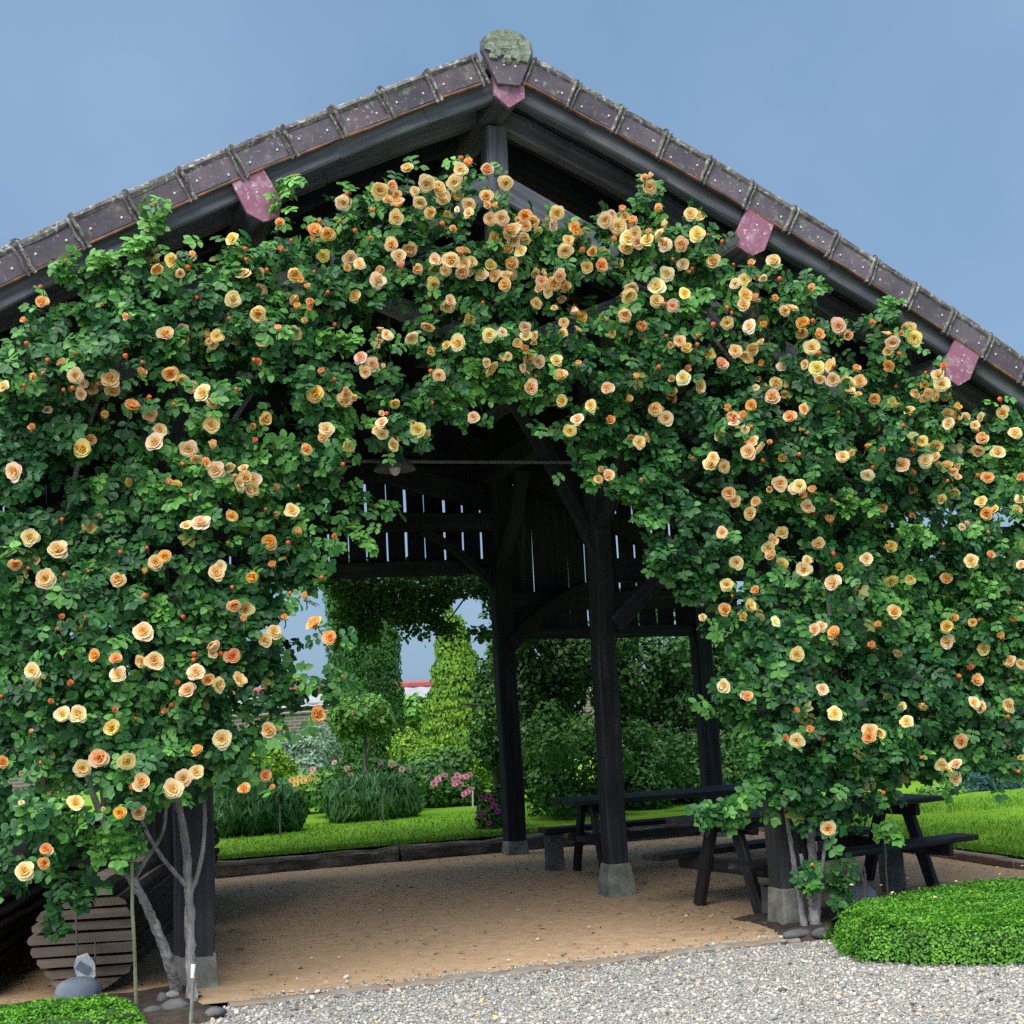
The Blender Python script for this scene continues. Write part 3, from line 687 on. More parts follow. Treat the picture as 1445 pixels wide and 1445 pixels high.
for (y0, y1, x) in ((2.5, 3.3, 1.43), (2.28, 1.4, 1.43), (5.75, 4.9, 1.7), (0.55, 1.4, 1.8), (0.6, 1.4, -2.1)):
    m = MB(); beam(m, (x, y0, 3.0), (x, y1, 3.9), 0.1, 0.13, up=(1, 0, 0), ch=0.012, k=5, jit=0.004, bow=0.04); obj('brace', m, [M['wood_dark']], barn)
m = MB(); beam(m, (1.85, 5.86, 2.28), (4.0, 5.86, 2.24), 0.11, 0.13, ch=0.012, k=5, jit=0.005); obj('rail', m, [M['wood_dark']], barn)
m = MB(); tube(m, [(-2.1, 2.3, 3.505), (0, 2.3, 3.50), (1.42, 2.3, 3.50)], 0.014, 6); obj('tie_rod', m, [M['metal']], barn)
# back gable boards with daylight between them
m = MB(); beam(m, (-2.0, 6.02, 2.97), (1.74, 6.02, 3.02), 0.1, 0.16, ch=0.012, k=8, jit=0.004); obj('sill_beam', m, [M['wood_dark']], barn)
m = MB(); beam(m, (-4.3, 6.02, 2.62), (-2.0, 6.02, 2.62), 0.1, 0.16, k=4); obj('sill_beam', m, [M['wood_dark']], barn)
x = -4.45
while x < 4.6:
    wv = RNG.uniform(0.185, 0.225)
    g = RNG.uniform(0.012, 0.018)
    if 0.45 < x < 1.75: g = RNG.uniform(0.020, 0.030)
    elif 2.7 < x < 4.3: g = RNG.uniform(0.020, 0.030)
    elif -1.4 < x < 0.45: g = RNG.uniform(0.010, 0.024)
    elif abs(x) > 1.8: g = 0.006
    zb = 2.30 if x > 1.76 else (2.93 if x > -2.0 else 2.55)
    m = MB(); zt = min(4.02, rtop(x+wv/2)-0.2)
    beam(m, (x+wv/2, 6.1, zb+RNG.normal(0, .02)), (x+wv/2+RNG.normal(0, .006), 6.1, zt), wv-g, 0.024, up=(0, 1, 0), ch=0.004, k=4, jit=0.002)
    obj('plank', m, [M['wood_dark']], barn); x += wv
x = -3.3
while x < 3.3:
    wv = 0.24; zt = rtop(x+wv/2)-0.17
    if zt > 4.1:
        m = MB(); beam(m, (x+wv/2, 6.13+0.012*(int(x*10) % 2), 3.98), (x+wv/2, 6.13, zt), wv+0.012, 0.022, up=(0, 1, 0), ch=0.004, k=2); obj('plank', m, [M['wood_dark']], barn)
    x += wv
m = MB(); beam(m, (-0.6, 6.05, 4.36), (2.0, 6.05, 3.66), 0.05, 0.26, k=3); obj('rail', m, [M['wood_dark']], barn)
m = MB(); beam(m, (-3.2, 6.07, 4.02), (3.2, 6.07, 4.02), 0.05, 0.2, k=3); obj('rail', m, [M['wood_dark']], barn)
# hanging lamp
lc = at(557, 655, 2.0)
lamp = thing('pendant_lamp', 'dull green enamel pendant lamp hanging under the barn roof', 'lamp', tuple(lc))
m = MB(); prof = [(0.02, 0.09), (0.05, 0.085), (0.07, 0.05), (0.135, 0.0), (0.165, -0.045), (0.16, -0.05), (0.12, -0.01)]
seg = 20; V = [lc+np.array([r*math.cos(2*math.pi*j/seg), r*math.sin(2*math.pi*j/seg), z]) for r, z in prof for j in range(seg)]
m.add(V, [(i*seg+j, i*seg+(j+1) % seg, (i+1)*seg+(j+1) % seg, (i+1)*seg+j) for i in range(len(prof)-1) for j in range(seg)])
obj('lamp_shade', m, [M['metal']], lamp, smooth=True)
m = MB(); blob(m, lc+[0, 0, -0.03], (0.045, 0.045, 0.06), 0, 10, 7, 0.0); obj('bulb', m, [M['white']], lamp)
m = MB(); tube(m, [lc+[0, 0, 0.08], (lc[0], lc[1], rtop(lc[0])-0.3)], 0.006, 5); obj('cord', m, [M['metal']], lamp)

# ================================================================== CLIMBING ROSES
LEFT_MASK = [(-40,480),(20,450),(60,420),(100,388),(150,370),(185,350),(215,325),(250,340),(300,338),(335,325),(370,330),(390,312),(440,312),(475,278),(520,255),(570,235),(600,247),(640,226),(690,232),(712,245),(740,290),(765,300),(775,420),(795,520),(745,560),(700,545),(672,600),(625,572),(610,620),(575,640),(530,620),(500,650),(505,690),(555,715),(525,745),(530,770),(490,760),(470,790),(480,830),(440,825),(425,860),(445,875),(480,885),(478,915),(430,915),(432,955),(490,960),(495,985),(450,1000),(410,1000),(395,1040),(370,1060),(385,1108),(340,1120),(290,1100),(245,1140),(200,1160),(215,1195),(180,1222),(120,1212),(90,1225),(40,1240),(-40,1290)]
RIGHT_MASK = [(735,290),(770,285),(800,300),(850,280),(890,285),(905,262),(930,282),(980,290),(1010,320),(1050,350),(1110,365),(1150,400),(1190,440),(1260,430),(1300,470),(1330,520),(1370,568),(1420,560),(1490,570),(1490,1105),(1430,1095),(1400,1080),(1350,1105),(1315,1085),(1290,1110),(1290,1135),(1270,1150),(1240,1155),(1220,1190),(1190,1205),(1172,1235),(1140,1235),(1128,1195),(1118,1150),(1090,1135),(1060,1165),(1010,1170),(985,1152),(1000,1140),(1050,1112),(1070,1060),(1050,1030),(1010,990),(1000,965),(1015,930),(1000,880),(970,845),(962,815),(915,795),(915,740),(900,690),(860,690),(815,665),(835,620),(785,610),(745,560),(735,420)]
THIN = [(365,565,48,26,.06),(520,452,115,20,.2),(790,450,60,35,.45),(860,500,60,30,.45),(800,560,50,30,.45),(900,600,70,30,.5),(690,430,35,20,.25),(1185,500,30,22,.2),(1010,455,45,25,.3),(440,735,70,50,.45),(345,720,40,25,.4),(1075,1030,28,30,.5),(1150,1105,40,35,.55),(1295,870,50,35,.4),(170,885,35,14,.25),(300,800,40,30,.6),(130,880,60,20,.5),(430,930,30,25,.35),(415,830,30,30,.6),(1010,420,20,14,.4),(455,700,50,20,.5),(1025,500,40,15,.4), (150,700,60,25,.5),(330,610,30,20,.4),(905,560,30,20,.3),(1060,640,40,20,.5),(1300,1000,40,20,.6),(60,1030,40,20,.6)]
def on_wall(px, py, Y=-0.2):
    """photo points measured on the roses' mean plane -> (x, z)"""
    px = np.asarray(px, float); py = np.asarray(py, float)
    d = _fw[None]*F_PX + _r2[None]*(px-722.5)[:, None] - _u2[None]*(py-722.5)[:, None]
    t = (Y-CAM[1])/d[:, 1]; P = CAM + d*t[:, None]; return P[:, 0], P[:, 2]
def to_wall(poly):
    x, z = on_wall([p[0] for p in poly], [p[1] for p in poly]); return list(zip(x, z))
def rose_front(x, z):
    """depth of the outer face of the foliage (negative = towards the yard)"""
    L = fnoise(np.asarray(x)*1.9+11, np.asarray(z)*1.9+5)
    z = np.asarray(z); 
    return -0.02 - 0.62*(L-0.30) - 0.22*(fnoise(np.asarray(x)*4.6+3, np.asarray(z)*4.6+31)-0.4) - 0.10*np.clip((3.2-z)/2.0, 0, 1)
_thin = []
for cx, cy_, rx, ry, kp in THIN:
    xs, zs = on_wall([cx, cx+rx, cx], [cy_, cy_, cy_+ry]); _thin.append((xs[0], zs[0], abs(xs[1]-xs[0]), abs(zs[2]-zs[0]), kp))
def rose_positions(mask, n):
    poly = to_wall(mask); xs = [p[0] for p in poly]; zs = [p[1] for p in poly]
    N = n*6; X = RNG.uniform(min(xs)-.05, max(xs)+.05, N); Z = RNG.uniform(min(zs)-.05, max(zs)+.05, N)
    jx = X+RNG.normal(0, .035, N); jz = Z+RNG.normal(0, .035, N)
    k = inpoly(jx, jz, poly); X, Z = X[k], Z[k]; k = edge_dist(X, Z, poly) > RNG.uniform(0, .09, len(X)); X, Z = X[k], Z[k]
    keep = np.ones(len(X))
    for tx, tz, rx, rz, kp in _thin:
        q = ((X-tx)/rx)**2+((Z-tz)/rz)**2; keep *= np.where(q < 1.2, kp, 1)
    g = fnoise(X*5.2+2, Z*5.2+8); keep *= np.clip((g-0.42)*7.0, 0.02, 1)
    for cx, cy_, rx, ry in ((1105, 960, 38, 230), (275, 960, 34, 190), (1330, 900, 120, 180)):
        (a, b, c), (d, e, f) = on_wall([cx, cx+rx, cx], [cy_, cy_, cy_+ry]); keep = np.where(((X-a)/(b-a))**2+((Z-d)/(f-d))**2 < 1, np.maximum(keep, .6), keep)
    ed = edge_dist(X, Z, poly); keep *= np.clip(0.45+ed*6, 0, 1)
    k = RNG.random(len(X)) < keep; X, Z, ed = X[k], Z[k], ed[k]
    X, Z, ed = X[:n], Z[:n], ed[:n]
    dep = RNG.exponential(0.15, len(X)); dep = np.minimum(dep, 0.7)
    thick = np.clip(ed/0.35, 0.15, 1)
    Y = rose_front(X, Z)*thick + dep*thick + RNG.normal(0, .03, len(X))
    return X, Y, Z, dep, ed
def spray_dirs(n, upw=0.55):
    nr = np.stack([RNG.normal(0, .5, n), -0.85+RNG.normal(0, .35, n), upw+RNG.normal(0, .45, n)], 1)
    return nr, math.pi + RNG.normal(0, 1.0, n)

# --- blooms -------------------------------------------------------------
def rosette(kind, seed):
    r = np.random.default_rng(seed); mb = MB()
    if kind == 'full': rings = [(8, 1.02, .58, 62, 96, .0), (7, .90, .56, 48, 84, .03), (6, .72, .54, 32, 68, .05), (5, .56, .46, 18, 50, .07), (5, .44, .38, 10, 8, .10), (5, .34, .30, 6, -40, .12), (3, .22, .22, 10, -70, .12)]
    elif kind == 'cup': rings = [(5, .98, .66, 46, 70, .0), (5, .92, .6, 30, 56, .03), (5, .8, .5, 16, 40, .06), (4, .66, .42, 6, 4, .1), (4, .5, .34, 2, -50, .12)]
    else: rings = [(5, 1.0, .52, 22, 38, .0), (4, .96, .44, 10, 24, .03), (4, .9, .34, 2, 8, .06)]
    nR = len(rings)
    for k, (n, L, W, t0, t1, z0) in enumerate(rings):
        ph = r.uniform(0, 6.28)
        for i in range(n):
            a = ph + 6.283*i/n + r.normal(0, .12); l = L*(1+r.normal(0, .07)); wd = W*(1+r.normal(0, .08))
            dt = r.normal(0, 6); NVv, NU = 4, 5
            V = []; T = []
            rr, zz = 0.05*(1-k/nR), z0; pr = []
            for v in range(NVv+1):
                f = v/NVv; pr.append((rr, zz))
                th = math.radians(t0+(t1-t0)*f**1.3+dt); rr += math.sin(th)*l/NVv; zz += math.cos(th)*l/NVv
            for v in range(NVv+1):
                f = v/NVv; wv = wd*(0.35+0.95*f-0.42*f*f*f*1.0)*(0.78 if v == NVv else 1)
                for u in range(NU):
                    s = -1+2*u/(NU-1)
                    R_, Z_ = pr[v]; lat = s*wv
                    cup = 0.28*s*s*wv*(1-0.5*f)
                    tipd = (-0.20*s*s*wd - 0.035*(abs(s) < .1)) if v == NVv else (-0.06*s*s*wd if v == NVv-1 else 0)
                    wav = r.normal(0, .018)*f
                    rad = R_ - cup*0.6 + tipd*1.4
                    V.append((rad*math.cos(a)-lat*math.sin(a), rad*math.sin(a)+lat*math.cos(a), Z_+cup*0.55*(1-f*.4)+wav))
                    T.append(np.clip((1-k/(nR-1))*0.72 + 0.30*f - 0.08 + (0.10 if (v == NVv or abs(s) > .99) and f > .4 else 0) + r.normal(0, .02), 0, 1))
            F = [(v*NU+u, v*NU+u+1, (v+1)*NU+u+1, (v+1)*NU+u) for v in range(NVv) for u in range(NU-1)]
            mb.add(V, F, 0, T)
    for i in range(5):      # sepals behind
        a = 6.283*i/5; c, s = math.cos(a), math.sin(a)
        V = [(0.0, 0, -.05), (.25*c-.12*s, .25*s+.12*c, -.06), (.62*c, .62*s, -.16), (.25*c+.12*s, .25*s-.12*c, -.06)]
        mb.add(V, [(0, 1, 2, 3)], 1, .5)
    return mb
def center_mesh(mb, name, mats):
    me = mb.mesh(name, mats, (0, 0, 0.18), smooth=True); return me
BL = {k: [center_mesh(rosette(k, 10*i+s), 'rose_bloom', [M['petal'], M['sepal']]) for i in range(5)] for s, k in enumerate(('full', 'cup', 'half'))}
def bud_mesh(seed):
    r = np.random.default_rng(seed); mb = MB(); seg = 8
    prof = [(0.0, -0.7), (.34, -.66), (.56, -.42), (.70, 0), (.62, .36), (.50, .58), (.30, .62), (0.06, .5)]
    V = [(rr*math.cos(6.283*j/seg+z*.8)*(1+r.normal(0, .06)), rr*math.sin(6.283*j/seg+z*.8)*(1+r.normal(0, .06)), z) for rr, z in prof for j in range(seg)]
    T = [np.clip(.25+.35*(z+.9)/2+r.normal(0, .12), 0, 1) for rr, z in prof for j in range(seg)]
    mb.add(V, [(i*seg+j, i*seg+(j+1) % seg, (i+1)*seg+(j+1) % seg, (i+1)*seg+j) for i in range(len(prof)-1) for j in range(seg)], 0, T)
    for i in range(5):
        a = 6.283*i/5+r.normal(0, .2); c, s = math.cos(a), math.sin(a); o = r.uniform(.5, .95); zt = r.uniform(.1, .7)
        V = [(.1*c, .1*s, -.95), (.45*c-.2*s, .45*s+.2*c, -.5), (o*c, o*s, zt), (.45*c+.2*s, .45*s-.2*c, -.5)]
        mb.add(V, [(0, 1, 2, 3)], 1, .5)
    blob(mb, (0, 0, -1.05), (.22, .22, .25), 1, 6, 4, .05)
    return mb.mesh('rose_bud', [M['bud'], M['sepal']], smooth=True)
BUDS = [bud_mesh(i) for i in range(4)]

BLOOMS = '''
T 0 280 .2491
1317,572,52 1440,650,50x 940,775,48 1230,782,40 1160,778,42y 1035,748,42y 1062,798,30y 1338,795,40y 625,1025,56 425,1005,46 520,1072,40y 960,990,48o 1028,1028,42y 1150,1108,56 745,1182,46o 850,1220,46y 1200,1280,52 905,1312,44 880,1385,58 1070,1420,52 330,1282,48y 470,1420,54p 495,1370,30b 598,1238,32o 183,1305,28o 20,1065,36 800,992,34y 455,1110,40p 360,1150,24y 270,1200,30y 1315,232,42y 975,352,46y 880,390,42o 1020,425,30p 1065,390,24b 1090,330,30o 1380,432,50y 235,590,38o 145,692,24o 725,672,28o 150,820,20b 710,893,24b 355,935,32y 175,1010,30o 410,1075,22b 360,1085,18b 845,1125,22b 985,1165,18b 1115,562,18b 1297,680,16b 575,600,14b 230,500,16b 875,30,16b 375,350,14b 420,875,18b 270,915,20b 245,990,16b 135,1060,18b 1390,285,20b 1395,345,18b 1205,1412,36o 805,928,16b 1340,1080,18b 1430,1290,22o 1440,915,20b
T 360 200 .2491
497,343,48 705,275,52 770,250,34p 785,225,18b 862,158,38y 1310,160,42 1420,232,46 1165,160,44 1210,125,34o 1170,92,20b 1125,232,46p 970,235,52 1030,268,50 1065,310,46 1155,298,42y 935,342,42 905,280,30p 1212,355,44 1210,405,34p 1310,310,42 992,402,42 795,430,48 810,360,48p 1062,464,24b 1115,500,28o 665,388,22b 565,503,20b 655,545,18b 335,510,48o 410,525,46o 330,560,24o 385,645,40y 137,468,34o 150,612,28b 765,585,44 875,605,52 815,650,44p 828,712,30o 540,658,46 590,695,36 915,720,36p 1110,670,52 1165,632,32o 1185,690,50 1220,680,36 1170,735,48 1215,745,28 1020,670,40 1010,725,38y 1010,805,42y 1330,700,40 1285,755,42 1360,760,40 1420,812,44 1440,700,36o 1440,750,34 1355,545,40y 1435,610,36y 1435,505,30o 1395,430,46 1365,370,26o 1090,410,26y 1145,385,20w 692,790,52 568,872,40y 215,750,48p 270,792,34o 302,828,24o 210,885,38 240,940,28o 310,920,36o 305,955,24o 310,980,32y 280,1015,22p 412,852,18b 225,1085,44y 130,1065,26o 50,1122,46y 25,740,36y 20,970,50 30,840,40y 450,1035,20b 1090,925,50y 1105,900,36 1205,1015,42y 978,1045,44y 745,1095,36p 700,1100,16b 885,1110,44p 1322,1095,44 1400,1080,30w 1155,1140,52 1085,1155,32y 1008,1180,32o 600,1225,42 665,1260,44 1335,1280,52y 1310,1250,30p 1430,1215,28 1040,1320,40p 995,1300,22b 380,1310,32b 450,1345,18b 345,1430,50o 510,1430,36 1290,910,16b 15,1250,30b 235,195,18b 520,295,18b 205,558,16b 335,735,14b 65,725,18b 365,450,18b 485,450,18b
T 720 200 .2491
790,255,44 845,382,30o 760,205,18b 262,402,46 240,470,42p 372,490,40o 385,530,36o 330,560,36p 310,615,48 410,620,30b 465,622,36o 530,635,44y 435,710,38y 512,700,42o 610,690,34y 540,445,50 570,420,40 635,392,30o 615,480,52 700,460,36o 665,550,50 705,520,44 660,610,48 720,570,40 580,555,28b 830,512,42 775,560,42 780,520,26o 880,585,44 972,580,48 1060,525,48 1020,410,42y 1068,420,34y 1155,680,44 85,420,44o 130,450,40 90,475,40 15,500,44 25,560,40 80,550,38y 60,620,40 15,690,40 10,750,38y 155,510,28y 890,745,48w 980,695,38p 1030,720,18b 830,820,54p 670,870,50 690,825,40p 825,900,40y 920,930,42 875,920,22b 988,862,40 655,978,46 650,1075,40y 750,1038,38o 580,1085,26y 530,1000,34y 180,790,38 245,800,46 320,830,42 280,760,36p 210,850,38 290,890,30y 140,745,32y 150,915,36y 250,942,22y 362,940,34o 400,995,44y 305,1025,32y 300,1085,30y 380,1065,32y 85,1050,38 90,1100,40p 140,1100,32 40,1140,32y 90,1180,34o 110,1225,46 165,1245,40 75,1280,28p 110,1390,48 145,1330,16b 260,1240,38y 385,1265,26o 285,1332,46 548,1395,40 718,1338,28o 840,1277,22b 980,1340,46p 1000,1290,30b 1075,1385,48 915,1425,40 960,1130,36 1005,1178,40 1060,1100,20b 1060,1148,20b 1130,1205,36y 1195,1262,40p 1275,1185,40 1372,1172,42 1345,1228,34y 1368,1275,28y 1430,1260,26o 1230,1025,40y 1150,1035,24b 1355,1050,46w 1435,1045,30o 1228,940,22b 1255,970,16b 1330,870,44 1392,890,28o 1325,785,40 1275,805,32p 1365,700,32o 1265,695,14b 1200,565,18b 1120,525,12b 1430,770,26 1390,1395,24w 1400,1340,20y 885,1100,16b 920,665,14b
T 1080 320 .2526
48,200,44w 80,290,20b 245,338,28o 45,405,28o 105,470,36 150,460,42 210,545,46o 200,590,36y 265,525,20b 295,605,38o 260,675,46 300,705,20b 412,552,50 455,605,34o 590,538,28b 835,620,46 712,645,42 755,600,24b 775,555,18b 700,600,14b 748,710,20b 690,778,38o 288,792,48 375,778,44 375,852,42 440,860,28y 500,805,34o 528,865,40 472,920,38 605,960,36o 10,768,30y 92,778,32 65,875,40 130,875,28y 110,935,28y 40,955,48 218,1018,34y 140,1065,40o 728,893,18b 710,980,32y 745,992,14b 805,1028,32y 770,1110,16b 995,785,32b 965,830,38 985,880,46 890,885,26y 895,948,38 965,940,42 1022,960,36y 895,815,14b 1020,1045,38y 1075,1022,28o 1025,1100,40 1118,1072,38 1170,1110,28w 1205,1065,30y 1185,1140,16b 1328,1038,38 1310,965,22b 1395,1155,40 1215,1185,40 1185,1245,38 1300,1260,42 875,1200,36 952,1225,38y 822,1248,22b 655,1250,28b 572,1225,22b 768,1328,42 892,1308,42 828,1378,28b 1020,1345,36o 1050,1370,28 970,1330,18y 432,1285,38 570,1385,40w 600,1345,18b 1240,1405,36o 1185,1388,18b 95,1285,28y 20,1205,22o 188,1272,18b 195,1135,14b 238,1150,14b 408,1035,12b 1018,1420,16b
T 0 640 .2076
100,122,70 1240,70,20b 1390,70,40o 1140,205,34o 1195,225,44y 1298,285,18b 1365,475,72 1265,490,42p 608,500,58y 205,570,62 390,658,70 310,852,70p 440,825,26b 100,750,46o 235,725,40y 190,780,18b 420,447,22b 818,668,22b 1058,740,58 1122,700,50o 985,805,26o 805,855,60 985,965,28b 420,1115,32b 585,1110,24b 395,1190,18b 540,1200,46y 975,1215,72 1245,1110,24b 460,1335,60y 650,1375,46o 790,1400,48o 960,1410,48 1050,1410,68 600,800,16b 865,190,34y 675,420,18b 1000,640,20b
T 0 940 .2076
220,35,58 808,58,60 475,120,34b 350,242,34b 5,205,20b 425,328,56 535,325,64 780,298,32b 920,355,20b 762,420,56y 210,450,20o 1275,170,62 1200,120,32b 1335,45,64 1165,265,28b 1125,310,34b 1350,580,50o 675,625,68 555,697,62 862,645,64 960,790,62 900,830,36b 1175,838,68 1248,765,62 1333,720,52 515,930,60 815,1000,48o 940,995,50y 275,655,18b 20,650,44o 312,1245,44o 292,1342,46o 165,1395,62 700,970,18w 145,930,20w
T 300 540 .263
545,72,46 600,80,30y 700,100,46 715,45,26o 275,195,42o 215,235,24y 225,315,28b 15,350,20y 610,250,44p 498,357,36o 728,338,38y 910,215,38 908,275,36 975,335,42 975,105,32y 935,165,18b 1100,250,48 1145,275,30y 1075,208,14b 1100,312,14b 1400,185,36 1180,108,14b 20,470,50 85,455,38 140,545,46p 215,525,50p 215,570,40p 180,510,40 340,565,26b 460,555,14b 700,438,18b 425,688,44 285,680,16b 340,700,16b 98,715,36o 305,850,46o 452,805,28o 405,858,20b 655,828,28b 83,860,14b 20,1020,50 40,985,36 325,985,30o 215,1040,38o 105,1098,16b 385,942,12b 585,1045,18b 415,1128,16b 498,1155,28o 110,1190,40o 178,1215,48 170,1275,26o 388,1265,26o 330,1340,46 285,1380,42 550,1300,50o 635,1370,46o
T 220 860 .2076
375,240,54 385,300,38 400,350,44y 518,318,58o 440,300,28b 262,305,28b 255,345,26b 350,475,46o 420,510,62 565,478,58 1090,710,62o 770,820,62 830,800,32y 450,882,72 740,1125,46o 600,1225,44o 790,1218,28o 1270,455,14b 1340,712,14b 960,480,14b
T 720 520 .2491
295,185,38y 457,212,40 383,290,42 337,352,40 915,160,42o 665,182,30o 565,300,36o 815,228,46 882,280,46 730,420,42 557,612,40 742,630,16b 1370,212,38o 1235,232,30o 1265,270,40o 1325,275,34o 1270,310,34p 1330,345,28w 1365,330,18b 1192,380,40y 1352,470,48 1335,420,14b 1430,520,20b 1032,508,16b 1135,540,46 1150,505,36 1210,558,40 1240,705,46 1272,752,36 1400,758,38 1360,818,40 1200,930,38 1210,1035,20y 1282,1098,42 1228,1225,40 1390,1270,34o 1258,1288,14b 1352,1348,44 1218,1370,40o 1090,1410,24y 1320,1405,32y
T 1080 660 .2526
80,87,48 160,118,38 190,105,42 130,160,28y 225,165,34o 265,135,32o 240,215,44p 225,250,30y 270,262,28b 365,302,34o 92,365,42 35,410,40 20,450,40 35,490,38p 95,535,38y 215,568,48 235,520,32y 295,425,38y 380,480,20b 412,562,28o 378,650,50p 565,510,38p 702,442,38y 655,222,30y 820,118,30y 790,250,22y 825,270,22o 700,630,46y 810,622,34 990,175,30y 1055,130,30y 1208,190,36 1240,252,38o 1280,235,30y 1100,330,22p 1125,318,18o 995,425,16b 1245,360,14b 1150,522,40 1258,497,28o 1385,525,34y 1430,545,28 1425,180,32y 1405,235,32y 1430,65,30o 1015,625,36o 1215,620,36y 1340,690,30y 1270,710,14b 720,808,42 635,882,26o 605,1002,34o 745,1030,30y 1015,885,42 1045,840,28o 1018,972,42w 1158,862,28y 1195,850,14b 1320,950,30o 1220,1012,38 1365,1082,38 1430,1095,30 1140,1118,30b 1175,1188,42p 1080,1165,22b 275,908,44 315,890,34p 390,930,44o 55,860,34w 175,1042,44 265,1142,36y 318,1238,36p 172,1362,28b 388,1375,44 412,1315,24y 515,1335,32y 675,1268,14b 762,1335,30y 880,1322,38y 1165,1315,38 1205,1335,36 1365,1330,42 1355,1390,16b 790,1420,38 1435,800,26y 1390,855,28o 370,180,16b 480,175,26o 1435,440,24y
T 960 860 .18
345,600,60 525,690,52p
T 1080 960 .2526
110,325,28b 178,335,46 262,285,32o 325,328,18b 420,372,30b 585,285,46 580,320,38o 640,300,34y 1100,340,42 985,470,38 1010,498,38 1065,470,38p 1062,550,38 875,432,16b 660,628,18b 352,830,46 262,1030,14b 1415,510,16b 1425,425,18y
'''
def bloom_list():
    out = []; ox = oy = 0; s = 1
    toks = BLOOMS.split(); i = 0
    while i < len(toks):
        if toks[i] == 'T': ox, oy, s = float(toks[i+1]), float(toks[i+2]), float(toks[i+3]); i += 4; continue
        t = toks[i]; i += 1; k = 'f'
        if t[-1].isalpha(): k = t[-1]; t = t[:-1]
        if k == 'x': continue
        a, b, c = t.split(','); out.append((ox+float(a)*s, oy+float(b)*s, float(c)*s, k))
    return out
KTINT = {'f': (1.0, 0.98, 0.95), 'y': (1.0, 0.97, 0.74), 'o': (1.0, 0.80, 0.62), 'p': (1.0, 0.97, 1.02), 'w': (1.02, 1.12, 1.28), 'b': (1, 1, 1)}

